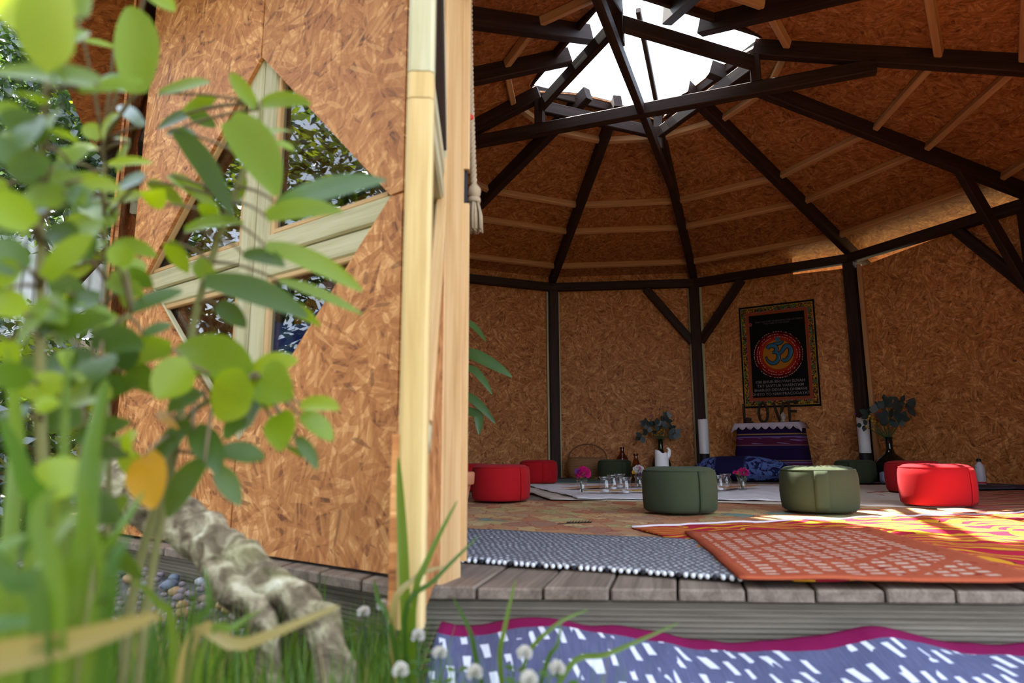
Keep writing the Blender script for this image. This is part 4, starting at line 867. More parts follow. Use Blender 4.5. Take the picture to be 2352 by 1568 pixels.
# stroke = list of (x, z, half width) in units of the photo's pixel grid
om = [[(-148, 92, 20), (-128, 122, 23), (-92, 138, 25), (-50, 130, 26), (-22, 100, 26), (-22, 62, 24), (-45, 38, 20), (-80, 30, 10)],
      [(-60, 34, 8), (-20, 28, 18), (2, -5, 22), (4, -50, 24), (-18, -95, 25), (-60, -122, 24), (-105, -118, 20), (-145, -85, 13), (-165, -42, 8), (-170, -15, 3)],
      [(10, 20, 12), (40, 28, 20), (75, 70, 24), (108, 112, 25), (145, 112, 26), (175, 75, 28), (178, 20, 28), (155, -40, 26), (115, -85, 24), (78, -95, 20), (50, -70, 10)],
      [(-55, 178, 4), (-25, 162, 16), (15, 158, 20), (55, 172, 17), (80, 202, 4)]]
def omstroke(st, grow, y, th, mat, nm):
    mb = MB(); P = [V((p[0], p[1])) for p in st]; wv_ = [p[2] for p in st]; pts = []; ws = []
    for i in range(len(P) - 1):
        p0, p1, p2, p3 = P[max(i - 1, 0)], P[i], P[i + 1], P[min(i + 2, len(P) - 1)]
        for k in range(5):
            t = k / 5; q = .5 * ((2 * p1) + (p2 - p0) * t + (2 * p0 - 5 * p1 + 4 * p2 - p3) * t * t + (3 * p1 - p0 - 3 * p2 + p3) * t ** 3); pts.append(q); ws.append(wv_[i] + (wv_[i + 1] - wv_[i]) * t)
    pts.append(P[-1]); ws.append(wv_[-1]); vs_, fs = [], []; sc_ = .00072
    for i, p in enumerate(pts):
        t = (pts[min(i + 1, len(pts) - 1)] - pts[max(i - 1, 0)]).normalized(); nr_ = V((-t.y, t.x)); w_ = ws[i] + grow
        for (k, yy) in ((-1, y), (-.6, y - th), (.6, y - th), (1, y)): q = p + nr_ * w_ * k; vs_.append((DC[0] + q.x * sc_, yy, DC[1] + q.y * sc_))
    for i in range(len(pts) - 1):
        for j in range(3): a = i * 4 + j; fs.append((a, a + 1, a + 5, a + 4))
    fs += [(0, 3, 2, 1), tuple(len(vs_) - 4 + j for j in range(4))]
    mb.add(vs_, fs); return mb.build(nm, mat, bn_, Mb, True, world=False)
for st in om: omstroke(st, 9, -.0088, .0010, OMK, 'om_outline'); omstroke(st, 0, -.0098, .0035, OMB, 'om_stroke')
flat('om_dot', [(DC[0] + (8 + 33 * cos(2 * pi * k / 20)) * .00072, DC[1] + (222 + 33 * sin(2 * pi * k / 20)) * .00072) for k in range(20)], -.0100, .003, OMB)
def text(body, size, x, z, mat, nm='lettering', extr=.0004):
    cu = bpy.data.curves.new('txt', 'FONT'); cu.body = body; cu.size = size; cu.align_x = 'CENTER'; cu.extrude = extr; cu.offset = size * .012; cu.resolution_u = 2
    tmp = bpy.data.objects.new('txt', cu); COL.objects.link(tmp); dg = bpy.context.evaluated_depsgraph_get(); me = bpy.data.meshes.new_from_object(tmp.evaluated_get(dg)); bpy.data.objects.remove(tmp); bpy.data.curves.remove(cu)
    me.materials.clear(); me.materials.append(mat); me.name = nm
    return link(nm, me, bn_, Mb @ Matrix.Translation((x, -.0048, z)) @ Matrix.Rotation(pi / 2, 4, 'X'))
TXT = plain('banner_silver_print', (.20, .17, .18), .7); TXT2 = plain('banner_dim_print', (.11, .085, .09), .7); TXT3 = plain('banner_pink_print', (.35, .06, .12), .7)
for i, ln in enumerate(('OM BHUR BHUVAH SUVAH', 'TAT SAVITUR VARENYAM', 'BHARGO DEVASYA DHIMAHI', 'DHIYO YO NAH PRACODAYAT')): text(ln, .0405, .0, .255 - i * .043, TXT)
text('"AUM" HAS OVER 100 MEANINGS ONE OF THEM IS', .0215, .02, .905, TXT2); text('"WELCOME TO THE GODS"', .0215, .0, .882, TXT2)
mb = MB()
for k in range(8): a = k * pi / 4; mb.prism([(-.27 + .013 * cos(a) + .007 * cos(t), .895 + .013 * sin(a) + .007 * sin(t)) for t in [2 * pi * i / 6 for i in range(6)]], lambda u, v, t: V((u, t, v)), -.0042, -.0052)
mb.build('rosette', TXT3, bn_, Mb, world=False)
# indigo batik cushion in front of the altar
n = N('indigo_print'); o_ = n.obj(); f_ = n.noise(o_, 11, 3, .6, 2.2); g_ = n.noise(o_, 2.2, 1)
c = n.mix(n.math('MULTIPLY', n.ramp(f_, [(.47, (0, 0, 0)), (.52, (1, 1, 1))]), n.ramp(n.math('ABSOLUTE', n.math('ADD', n.sep(o_)[0], .09)), [(.13, (0, 0, 0)), (.16, (1, 1, 1))])), (.012, .010, .06), (.10, .16, .42))
INDIGO = n.bsdf(c, .8, bump=n.noise(o_, 20, 3), bs=.3, bd=.006, spec=.2)
mb = MB(); mb.blob((0, 0, .10), .5, 40, 18, (1.0, .34, .26), .16, 1.8, 2)
for i, v in enumerate(mb.v): mb.v[i] = V((v.x * .92, v.y, max(v.z * (1 - .25 * (v.x > .2) * (v.x - .2)), .0)))
L = w2(.62, .62, .012); o = mb.build('floor_pillow', INDIGO, None, Matrix.Translation(L) @ Matrix.Rotation(atan2(M2[1][0], M2[0][0]) + .12, 4, 'Z'), True, world=False); tag(o, 'big indigo pillow with light blue print lying before the altar', 'pillow')
TAN = plain('tan_suede', (.30, .15, .07), .9); L = at(1600, 1072, 6.55); mb = MB(); mb.blob((0, 0, .055), .10, 18, 10, (1.1, .8, .72), .25, 2, 5); o = mb.build('tan_pouch', TAN, None, Matrix.Translation((L.x, 6.55, .012)), True, world=False); tag(o, 'lumpy tan pouch at the foot of the left tall candle', 'pouch')
# dark feather and dry leaves on the rugs
FEA = plain('dark_feather', (.02, .014, .01), .8); p = at(1325, 1203, 1); t = (.02 - EYE) / (p.z - EYE); L = V((p.x * t, t, .022)); mb = MB()
for i in range(26):
    x = -.05 + .1 * i / 25; w_ = .022 * sin(pi * (i + 1) / 28) + .004
    for sgn in (-1, 1): mb.add([V((x, 0, .0)), V((x + .005, 0, 0)), V((x + .016, sgn * w_, .006 + .003 * (i % 3)))], [(0, 1, 2)])
fe = empty('feather', L, .25, 'small dark brown feather lying on the patchwork rug', 'feather'); mb.build('vane', FEA, fe, MW(fe), world=False); mb = MB(); mb.tube([(-.075, 0, .001), (.055, 0, .002)], .0014, 5); mb.build('quill', FEA, fe, MW(fe), world=False)
DRYL = leafmat('dry_leaf', (.22, .17, .06), (.30, .26, .10), (.4, .3, .1), .05); dl = empty('leaf_sprig', at(1352, 1116, 1) * 0 + V((.66, 6.02, .022)), .3, 'dry olive leaf sprig on the floor in front of the basket', 'leaf sprig')
for k, (x, a) in enumerate(((-.09, .4), (-.03, 2.4), (.03, .2), (.09, 1.2), (.13, -.3))):
    Mx = MW(dl); c0 = V((x, 0, .015)); ax2 = V((cos(a), sin(a) * .6, .35 * sin(a))); strap(dl, Mx, [Mx @ (c0 + ax2 * .075 * t) for t in (0, .25, .5, .75, 1)], .035, DRYL, 'leaf', (0, .3, 1))
mb = MB(); mb.tube([(-.12, 0, .008), (0, .004, .014), (.14, 0, .012)], .003, 5); mb.build('twig', DRYL, dl, MW(dl), True, world=False)

# ------------------------------------------------------------------ rope with tassel at the entrance
ROPE = cloth('hemp_rope', (.42, .31, .20), .25, 300); rp = empty('bell_rope', (-.108, 1.72, .86), 0, 'twisted hemp rope with a tassel hanging inside the open door leaf', 'rope')
mb = MB(); ztop = 2.05; zb = 1.0
for s_ in range(3):
    pts = []
    for i in range(150):
        t = i / 149; z = ztop + (zb - ztop) * t; a = z * 150 + s_ * 2 * pi / 3; x0 = -.123 + .020 * t ** 2.5
        pts.append((x0 + .0048 * cos(a), 1.72 + .0048 * sin(a), z))
    mb.tube(pts, .0052, 6)
mb.build('twisted_cord', ROPE, rp, MW(rp), True)
mb = MB(); mb.blob((-.102, 1.72, .985), .018, 12, 8, (1, 1, 1.2), .15, 4); mb.lathe([(.0165, .0), (.0175, .006), (.0165, .014)], 16, (-.102, 1.72, .953)); mb.build('knot', ROPE, rp, MW(rp), True)
mb = MB()
for k in range(60):
    a = k * 2.4; r0 = .004 + .009 * ((k % 10) / 10); r1 = r0 * 1.9; z1 = .872 + random.uniform(-.004, .008); mb.tube([(-.102 + r0 * cos(a), 1.72 + r0 * sin(a), .958), (-.101 + r1 * .95 * cos(a), 1.72 + r1 * .95 * sin(a), .92), (-.100 + r1 * cos(a), 1.72 + r1 * sin(a), z1)], .0024, 4)
mb.build('tassel', ROPE, rp, MW(rp), True)
REDT = plain('red_thread', (.6, .04, .03)); mb = MB(); mb.blob((-.115, 1.713, 1.20), .011, 10, 6, (1, 1, .9)); mb.build('red_bead', REDT, rp, MW(rp), True)
# blue tarpaulin bundle behind the closed leaves
n = N('blue_tarpaulin'); f_ = n.noise(n.obj(), 6, 4, .6, 1); TARP = n.bsdf(n.mix(f_, (.005, .04, .32), (.015, .12, .62)), .3, bump=n.noise(n.obj(), 9, 4), bs=.6, bd=.03, spec=.5)
q = A3.lerp(B4, .50) - outn * .33; mb = MB(); mb.blob((0, 0, .34), .5, 36, 22, (1.0, .42, .90), .30, 2.4, 4)
for i, v in enumerate(mb.v): mb.v[i] = V((v.x, v.y, max(0, v.z)))
o = mb.build('tarpaulin_bundle', TARP, None, Matrix.Translation(V((q.x, q.y, .002))) @ Matrix.Rotation(atan2(dx.y, dx.x), 4, 'Z'), True, world=False); tag(o, 'crumpled bright blue tarpaulin bundle behind the diamond window', 'tarpaulin')

# ------------------------------------------------------------------ outside: cloth before the step
n = N('indigo_dash_cloth'); u = n.uv(); ux_, uy_, _z = n.sep(u)
wob = n.noise(n.vmul(u, (9, 3, 1)), 1, 2); sx_ = n.math('ADD', n.math('MULTIPLY', ux_, 32.), n.math('ADD', n.math('MULTIPLY', wob, 2.2), n.math('MULTIPLY', uy_, 8.))); colr = n.math('FLOOR', sx_)
rn = n.n('ShaderNodeTexWhiteNoise', noise_dimensions='1D'); n.l(colr, rn.inputs['W'])
py = n.math('FRACT', n.math('ADD', n.math('MULTIPLY', uy_, 13.), n.math('MULTIPLY', rn.outputs[0], 7.))); px = n.math('FRACT', sx_)
dash = n.math('MULTIPLY', n.math('MULTIPLY', n.math('LESS_THAN', py, .52), n.math('GREATER_THAN', px, .60)), n.math('GREATER_THAN', n.noise(n.vmul(u, (30, 9, 1)), 1, 1), .44))
blue = n.mix(n.noise(n.vmul(u, (260, 20, 1)), 1, 2), (.05, .055, .12), (.13, .135, .24))
c = n.mix(dash, blue, (.66, .68, .78))
LV = .60
c = n.mix(n.math('GREATER_THAN', n.math('ADD', uy_, n.math('MULTIPLY', wob, .008)), LV - .066), c, n.mix(n.noise(u, 6, 2), (.16, .003, .05), (.21, .006, .072)))
DASH = n.bsdf(c, .85, bump=n.noise(n.vmul(u, (6, 3, 1)), 2, 3), bs=.4, bd=.02, spec=.15)
def zc(p, s_, t_):
    x = p.x; zt = -.045 - .030 * min(1, max(0, (x + .13) / .45)) - .010 * max(0, x - .3) + .010 * sin(x * 11) + .005 * sin(x * 27 + 1)
    k = min(1, max(0, (p.y - 1.02) / .36)); k = k * k * (3 - 2 * k)
    return -.150 + (zt + .150) * k + .012 * noise.noise(V((x * 5, p.y * 6, 3))) + .006 * noise.noise(V((x * 14, p.y * 9, 1)))
sheet('ground_cloth', [(-.16, .79), (1.55, .79), (1.55, 1.355), (-.14, 1.395)], 110, 44, 0, 0, DASH, 'indigo cloth with white dashes and a magenta border before the deck', 'cloth', th=.003, seed=30, edge=.006, zfun=zc)

# gravel bed and pebbles in front of the closed leaves
def gz(x, y):
    "gravel surface: banked up against the deck"
    d = (A3 - V((x, y, 0))).dot(outn) * -1              # distance in front of the wall
    k = max(0, min(1, 1 - d / .75)); return GZ + .012 + .085 * k * k
def front(s_, d): p = A3 + dx * s_ + outn * (d + .07); return p
vs_, fs = [], []; NA, NB = 40, 20
for j in range(NB + 1):
    for i in range(NA + 1):
        p = front(-.6 + 1.75 * i / NA, -.02 + .9 * j / NB); vs_.append((p.x, p.y, gz(p.x, p.y) - .012 + .008 * noise.noise(V((p.x * 14, p.y * 14, 0)))))
for j in range(NB):
    for i in range(NA): a = j * (NA + 1) + i; fs.append((a, a + 1, a + NA + 2, a + NA + 1))
GRIT = plain('grey_grit', (.13, .12, .12), .9, vary=.6, sc=90)
tag(link('gravel_bed', mesh('gravel_bed', vs_, fs, GRIT, True)), 'grey grit under the pebbles along the deck', 'gravel', kind='structure')
PEBM = [plain('pebble_' + nm, c, .55, vary=.25, sc=40) for nm, c in (('grey', (.20, .21, .24)), ('blue_grey', (.16, .19, .25)), ('pale', (.42, .42, .44)), ('brown', (.24, .15, .11)), ('mauve', (.23, .18, .20)), ('tan', (.38, .24, .12)))]
pm = []
for i in range(6):
    for k, mt in enumerate(PEBM):
        mb = MB(); mb.blob((0, 0, 0), 1, 8, 6, (1, .72 + .05 * i, .55 + .03 * i), .22, 1.6, i + 1); me = mesh('pebble', mb.v, mb.f, mt, True); pm.append(me)
cand = []; rr = random.Random(31)
while len(cand) < 900:
    s_, d = rr.uniform(-.25, 1.35), rr.uniform(.0, .75) ; p = front(s_, d); cand.append((p, rr.uniform(.011, .021)))
cand.sort(key=lambda c: -c[1]); rest = MB()
for i, (p, r) in enumerate(cand):
    z = gz(p.x, p.y) + r * .35; an = rr.uniform(0, 6.28)
    if i < 240:
        o = link('pebble', pm[rr.choices(range(36))[0]], None, Matrix.Translation((p.x, p.y, z)) @ Matrix.Rotation(an, 4, 'Z') @ Matrix.Rotation(rr.uniform(-.3, .3), 4, 'X') @ Matrix.Scale(r, 4))
        tag(o, 'rounded pebble in the gravel along the deck below the closed door leaves', 'pebble', 'pebbles along the deck')
    else: rest.blob((p.x, p.y, z), r, 6, 4, (1, .8, .6), .2, 1.5, i % 9)
tag(rest.build('gravel', PEBM[4], None, None, True), 'small mixed gravel between the pebbles along the deck', 'gravel', kind='stuff')

# log
n = N('lichen_bark'); o_ = n.obj(); f1 = n.noise(o_, 22, 4, .6, .6); f2 = n.noise(o_, 9, 3)
c = n.ramp(f1, [(.30, (.05, .035, .022)), (.46, (.17, .13, .085)), (.58, (.36, .31, .20)), (.72, (.58, .54, .42))]); c = n.mix(n.ramp(f2, [(.5, (0, 0, 0)), (.75, (.5, .5, .5))]), c, (.20, .22, .06)); BARK = n.bsdf(c, .95, bump=f1, bs=.9, bd=.02, spec=.1)
def bumpy(mb, k, fr):
    for i, v in enumerate(mb.v): mb.v[i] = v + V((noise.noise(v * fr), noise.noise(v * fr + V((5, 0, 0))), noise.noise(v * fr + V((0, 5, 0))))) * k
def lerpn(pts, n_):
    out = []
    for a, b in zip(pts[:-1], pts[1:]):
        for i in range(n_): out.append(a.lerp(b, i / n_))
    return out + [pts[-1]]
lg = empty('mossy_log', (-.18, .86, GZ), 0, 'lichen covered forked log leaning in front of the closed door leaf', 'log')
main = [at(225, 1075, 1.30), at(330, 1150, 1.24), at(470, 1230, 1.16), at(600, 1330, 1.08), at(740, 1430, 1.0), V((-.19, .90, GZ + .03))]
rad = [.036, .040, .038, .032, .027, .020]; P = lerpn(main, 6); Rr = [rad[min(i // 6, 4)] + (rad[min(i // 6 + 1, 5)] - rad[min(i // 6, 4)]) * (i % 6) / 6 for i in range(len(P))]
mb = MB(); mb.tube(P, Rr, 22); bumpy(mb, .014, 26); bumpy(mb, .008, 60); mb.build('trunk', BARK, lg, MW(lg), True)
fork = [at(455, 1235, 1.15), at(500, 1310, 1.08), at(560, 1380, 1.04), at(615, 1455, 1.0), V((-.32, .93, GZ + .01))]; P = lerpn(fork, 5); mb = MB(); mb.tube(P, [.028 - .012 * i / len(P) for i in range(len(P))], 14); bumpy(mb, .014, 30); mb.build('fork_branch', BARK, lg, MW(lg), True)
prop = [main[0] + V((.03, 0, -.02)), main[0] + V((-.01, .02, -.2)), V((main[0].x - .02, main[0].y + .03, GZ - .02))]; P = lerpn(prop, 6); mb = MB(); mb.tube(P, .034, 14); bumpy(mb, .014, 26); mb.build('prop_branch', BARK, lg, MW(lg), True)

# grass
GRM = [leafmat('grass_green', (.035, .085, .012), (.075, .15, .02), (.18, .36, .02), .06, 3), leafmat('grass_lime', (.08, .15, .012), (.14, .22, .02), (.32, .50, .02), .06, 3), leafmat('grass_straw', (.30, .22, .06), (.42, .32, .10), (.5, .4, .1), .05, 3)]
def blade(mb, b, h, lean, az, w_, seg=3, curl=1.6):
    d = V((cos(az), sin(az), 0)); sdv = V((-sin(az), cos(az), 0)); n0 = len(mb.v); vs_ = []
    for i in range(seg + 1):
        t = i / seg; c = b + d * lean * t ** curl + V((0, 0, h * t * (1 - .12 * t * lean / max(h, .01)))); ww = w_ * (1 - t ** 2.2) + .0002; vs_ += [c - sdv * ww / 2, c + sdv * ww / 2]
    mb.add(vs_, [(2 * i, 2 * i + 1, 2 * i + 3, 2 * i + 2) for i in range(seg)])
rr = random.Random(12)
for gi, cnt in ((0, 9000), (1, 3600), (2, 420)):
    mb = MB(); k = 0
    while k < cnt:
        x, y = rr.uniform(-1.15, .42), rr.uniform(.55, 1.32)
        wd_ = (A3 - V((x, y, 0))).dot(outn) * -1
        edge_ = .0 + max(0, (x + .05)) * .9
        if wd_ < (.42 if x < -.42 else .16) or (x > -.17 and y > .80 - (x + .17) * .2 and rr.random() < .96) or (x > .0 and y > .74) : continue
        if x < -.30 and y > 1.02 and rr.random() < .7: continue
        h = rr.uniform(.08, .20) * (1.3 if x < -.35 else 1) * (.55 if x > -.1 else 1); blade(mb, V((x, y, gh(x, y) - .004)), h, rr.uniform(.0, .06), rr.uniform(0, 6.28), rr.uniform(.0025, .005)); k += 1
    for _ in range((900, 700, 60)[gi]):
        x, y = rr.uniform(-.62, .06), rr.uniform(.60, .96)
        if x > -.17 and y > .80: continue
        blade(mb, V((x, y, gh(x, y) - .004)), rr.uniform(.13, .25) * (.8 if x > -.2 else 1), rr.uniform(.0, .09), rr.uniform(0, 6.28), rr.uniform(.003, .006))
    for _ in range((170, 130, 20)[gi]):
        x, y = rr.uniform(-.20, .12), rr.uniform(.58, .78); blade(mb, V((x, y, gh(x, y) - .004)), rr.uniform(.17, .265), rr.uniform(.0, .10), rr.uniform(0, 6.28), rr.uniform(.0025, .005))
    tag(mb.build(('lawn_grass', 'lime_grass', 'dry_grass')[gi], GRM[gi], None, None, True), ('dark green lawn grass in the foreground', 'lime green grass blades mixed into the foreground lawn', 'straw coloured dry blades in the foreground lawn')[gi], 'grass', kind='stuff')
def tuft(base, blades, label, mats, group='broad grass tufts in the foreground'):
    t_ = empty('grass_tuft', base, 0, label, 'grass tuft', group); B = V(base); Mt = MW(t_)
    for i, (pts, w_, mi) in enumerate(blades): strap(t_, Mt, lerp_curve([B + V((0.006 * (i % 3 - 1), .005 * (i % 2), 0))] + pts), w_, mats[mi], 'blade', (rr.uniform(-.4, .4), -1, rr.uniform(-.1, .5)))
def lerp_curve(P, m_=5):
    out = []
    for i in range(len(P) - 1):
        p0, p1, p2, p3 = P[max(i - 1, 0)], P[i], P[i + 1], P[min(i + 2, len(P) - 1)]
        for k in range(m_):
            t = k / m_; out.append(.5 * ((2 * p1) + (p2 - p0) * t + (2 * p0 - 5 * p1 + 4 * p2 - p3) * t * t + (3 * p1 - p0 - 3 * p2 + p3) * t ** 3))
    return out + [P[-1]]
def gb(px, d): p = at(px, 1400, d); return V((p.x, d, GZ))
tuft(gb(60, .50), [([at(20, 1300, .5), at(40, 1000, .5), at(15, 800, .48)], .012, 1), ([at(140, 1350, .5), at(150, 1000, .5), at(160, 790, .5)], .011, 1), ([at(180, 1350, .48), at(210, 1050, .5), at(245, 870, .52)], .016, 1), ([at(80, 1300, .48), at(60, 1100, .46), at(0, 960, .44)], .014, 0), ([at(130, 1450, .5), at(260, 1240, .5), at(330, 1130, .52)], .008, 1), ([at(50, 1450, .46), at(120, 1250, .44), at(180, 1180, .42)], .020, 1)], 'tall lime grass tuft at the lower left edge', GRM)
tuft(gb(170, .42), [([at(150, 1480, .42), at(190, 1250, .42), at(185, 1080, .42)], .013, 1), ([at(240, 1480, .42), at(260, 1300, .42), at(300, 1230, .43)], .010, 0), ([at(100, 1500, .4), at(30, 1330, .4), at(-40, 1250, .4)], .014, 0), ([at(130, 1500, .4), at(90, 1200, .4), at(130, 1120, .4)], .013, 1), ([at(210, 1500, .42), at(240, 1380, .42), at(215, 1180, .42)], .011, 1)], 'dense broad grass tuft with a yellowing blade at the bottom left', GRM)
tuft(gb(-330, .40), [([at(-260, 1560, .40), at(-60, 1520, .40), at(160, 1475, .40), at(372, 1410, .40)], .019, 2), ([at(-250, 1500, .40), at(-60, 1300, .42), at(60, 1230, .44)], .014, 1), ([at(-240, 1520, .40), at(-30, 1440, .42), at(110, 1420, .44)], .012, 0)], 'grass tuft with a broad yellow blade reaching in at the bottom left', GRM)
tuft(gb(420, .62), [([at(430, 1500, .62), at(560, 1480, .62), at(780, 1390, .64)], .012, 2), ([at(440, 1500, .62), at(480, 1400, .62), at(470, 1300, .62)], .008, 0), ([at(400, 1500, .62), at(360, 1380, .62), at(300, 1330, .62)], .008, 1), ([at(460, 1520, .62), at(540, 1440, .62), at(600, 1400, .64)], .007, 1)], 'grass tuft with a long straw blade before the log', GRM)
tuft(gb(960, 1.02), [([at(930, 1350, 1.0), at(922, 1180, 1.0), at(915, 1050, 1.0)], .016, 1), ([at(950, 1400, 1.0), at(985, 1280, 1.0), at(1050, 1150, 1.02)], .010, 1), ([at(930, 1420, 1.0), at(1000, 1330, 1.0), at(1100, 1230, 1.02)], .008, 0), ([at(900, 1430, .98), at(950, 1330, 1.0), at(1020, 1300, 1.02)], .010, 2), ([at(900, 1450, .98), at(870, 1380, 1.0), at(860, 1330, 1.0)], .008, 0)], 'upright green grass tuft at the foot of the open door leaf', GRM)
tuft(gb(1180, .95), [([at(1300, 1540, .95), at(1400, 1500, .96), at(1560, 1430, .98)], .008, 1), ([at(1250, 1540, .95), at(1280, 1480, .95), at(1290, 1420, .96)], .006, 0), ([at(1150, 1540, .95), at(1160, 1440, .95), at(1185, 1330, .97)], .007, 1), ([at(1100, 1540, .95), at(1080, 1450, .95), at(1040, 1370, .97)], .007, 0), ([at(1200, 1540, .95), at(1270, 1440, .95), at(1350, 1400, .97)], .006, 1)], 'thin grass tuft leaning over the indigo cloth', GRM)
# clover
CLW = leafmat('clover_white', (.55, .50, .46), (.72, .68, .64), (.7, .65, .5), .02)
for i, (px, py, d) in enumerate(((1205, 1500, .92), (1280, 1535, .85), (1090, 1545, .88), (880, 1390, 1.1), (835, 1405, 1.1), (960, 1460, 1.0), (1215, 1560, .8), (1010, 1500, .95), (920, 1540, .85))):
    p = at(px, py, d); c_ = empty('clover', (p.x, d, GZ), 0, 'white clover in the foreground lawn, ' + ('by the left end of the indigo cloth', 'nearest the bottom of the picture centre', 'low in front of the grass tuft', 'left of the open door leaf', 'leftmost of all', 'before the open leaf foot', 'closest to the indigo cloth front', 'between the two grass tufts', 'at the very front on the left')[i], 'clover', 'white clover flowers')
    mb = MB(); mb.tube([(p.x, d, GZ), (p.x + .006, d, (p.z + GZ) / 2), p], .0015, 5); mb.build('stalk', GRM[0], c_, MW(c_), True)
    mb = MB(); bloom(mb, p, .009, 12, i); mb.build('flower_head', CLW, c_, MW(c_))
    for k in range(3):
        a = k * 2.1 + i; q = V((p.x + .03 * cos(a), d + .03 * sin(a), p.z - .03)); mb = MB(); mb.tube([(p.x, d, GZ), (q.x, q.y, q.z)], .001, 4)
        for j in range(3):
            b = a + j * 2.094; mb.add([q, q + V((cos(b - .6), sin(b - .6), .25)) * .014, q + V((cos(b), sin(b), .3)) * .017, q + V((cos(b + .6), sin(b + .6), .25)) * .014], [(0, 1, 2, 3)])
        mb.build('clover_leaf', GRM[0], c_, MW(c_))

# ------------------------------------------------------------------ leafy shrubs in the foreground
LFM = leafmat('shrub_leaf', (.11, .19, .006), (.20, .29, .008), (.44, .60, .006), .04, 6, .4); LFD = leafmat('shrub_leaf_dark', (.04, .085, .008), (.075, .13, .010), (.18, .30, .01), .05, 6, .4); LFB = leafmat('shrub_leaf_glossy', (.07, .14, .04), (.12, .20, .05), (.2, .4, .05), .8, 6, .3)
LFY = leafmat('autumn_leaf', (.55, .26, .01), (.70, .36, .02), (.8, .4, .02), .08, 8); LFO = leafmat('lime_leaf', (.20, .29, .006), (.28, .36, .008), (.55, .66, .006), .03, 6)
STEMM = plain('shrub_stem', (.16, .15, .05), .7, vary=.3); PETM = plain('leaf_petiole', (.14, .10, .05), .7)
LM = {'g': LFM, 'd': LFD, 'b': LFB, 'y': LFY, 'l': LFO}
def shrub(label, stem, stem_r, leaves, d0, seed, extra=0, box=None):
    rr = random.Random(seed); pts = [at(x, y, d) for (x, y, d) in stem]; root = pts[0].copy(); root.z = GZ
    s_ = empty('leafy_shrub', root, 0, label, 'shrub', 'leafy shrubs in the left foreground'); Ms = MW(s_)
    cur = lerp_curve([root] + pts, 6); mb = MB(); mb.tube(cur, [stem_r * (1 - .6 * i / len(cur)) for i in range(len(cur))], 8); mb.build('stem', STEMM, s_, Ms, True)
    for _ in range(extra):
        bx = rr.uniform(*box[0]); by = rr.uniform(*box[1]); an = rr.uniform(0, 6.28); ln = rr.uniform(60, 130); leaves.append((bx, by, bx + ln * cos(an), by + ln * sin(an) * .6, rr.uniform(36, 74), d0 * rr.uniform(.9, 1.12), rr.choice('ggdld')))
    for (bx, by, tx, ty, w_, dd, mk_) in leaves:
        b = at(bx, by, dd); tip = at(tx, ty, dd * (1 + rr.uniform(-.05, .05))); L = (tip - b).length; mid = (b + tip) / 2 + V((rr.uniform(-.1, .1), rr.uniform(-.1, .1), .12)) * L
        near = min(cur, key=lambda q: (q - b).length); bend = (near + b) / 2 + V((0, 0, .01))
        pc = curve(near, bend, b, 4); mbp = MB(); mbp.tube(pc, [.0022, .002, .0018, .0016, .0014], 5)
        lf = strap(s_, Ms, curve(b, mid, tip, 8), w_ * dd / F_PX * 1.12, LM[mk_], 'leaf', (rr.uniform(-.5, .5), -1, rr.uniform(-.2, .6)))
        mbp.build('petiole', PETM, lf, Ms, True)
    return s_
shrub('tall shrub whose leaves hang over the diamond window', [(300, 1400, .74), (400, 1020, .73), (455, 700, .72), (545, 430, .70), (590, 330, .70), (600, 240, .70)], .006, [
    (365, 215, 482, 190, 34, .74, 'g'), (425, 262, 497, 226, 40, .74, 'g'), (440, 262, 362, 296, 36, .75, 'd'), (432, 258, 496, 292, 34, .75, 'd'), (405, 300, 536, 498, 50, .70, 'd'), (590, 250, 530, 168, 34, .70, 'g'), (600, 240, 715, 240, 40, .70, 'g'),
    (528, 275, 636, 450, 92, .66, 'g'), (595, 312, 678, 305, 26, .70, 'g'), (635, 330, 676, 346, 22, .70, 'g'), (640, 470, 886, 415, 56, .66, 'b'), (612, 498, 786, 486, 50, .64, 'g'), (385, 305, 452, 312, 24, .75, 'd'), (340, 418, 425, 478, 32, .74, 'g'), (390, 402, 505, 485, 36, .73, 'g'),
    (425, 530, 560, 512, 44, .68, 'g'), (385, 555, 432, 626, 44, .70, 'g'), (610, 565, 832, 668, 46, .66, 'g'), (640, 645, 832, 722, 30, .70, 'g'), (470, 645, 706, 728, 60, .66, 'd'), (560, 585, 655, 612, 36, .68, 'd'), (500, 700, 565, 752, 44, .70, 'd'), (640, 690, 736, 748, 30, .70, 'g'), (540, 470, 560, 400, 24, .7, 'g'), (500, 500, 455, 470, 40, .7, 'g'), (380, 470, 320, 440, 50, .68, 'l'), (450, 600, 505, 660, 40, .7, 'g'), (545, 330, 590, 380, 34, .71, 'g')], .7, 1)
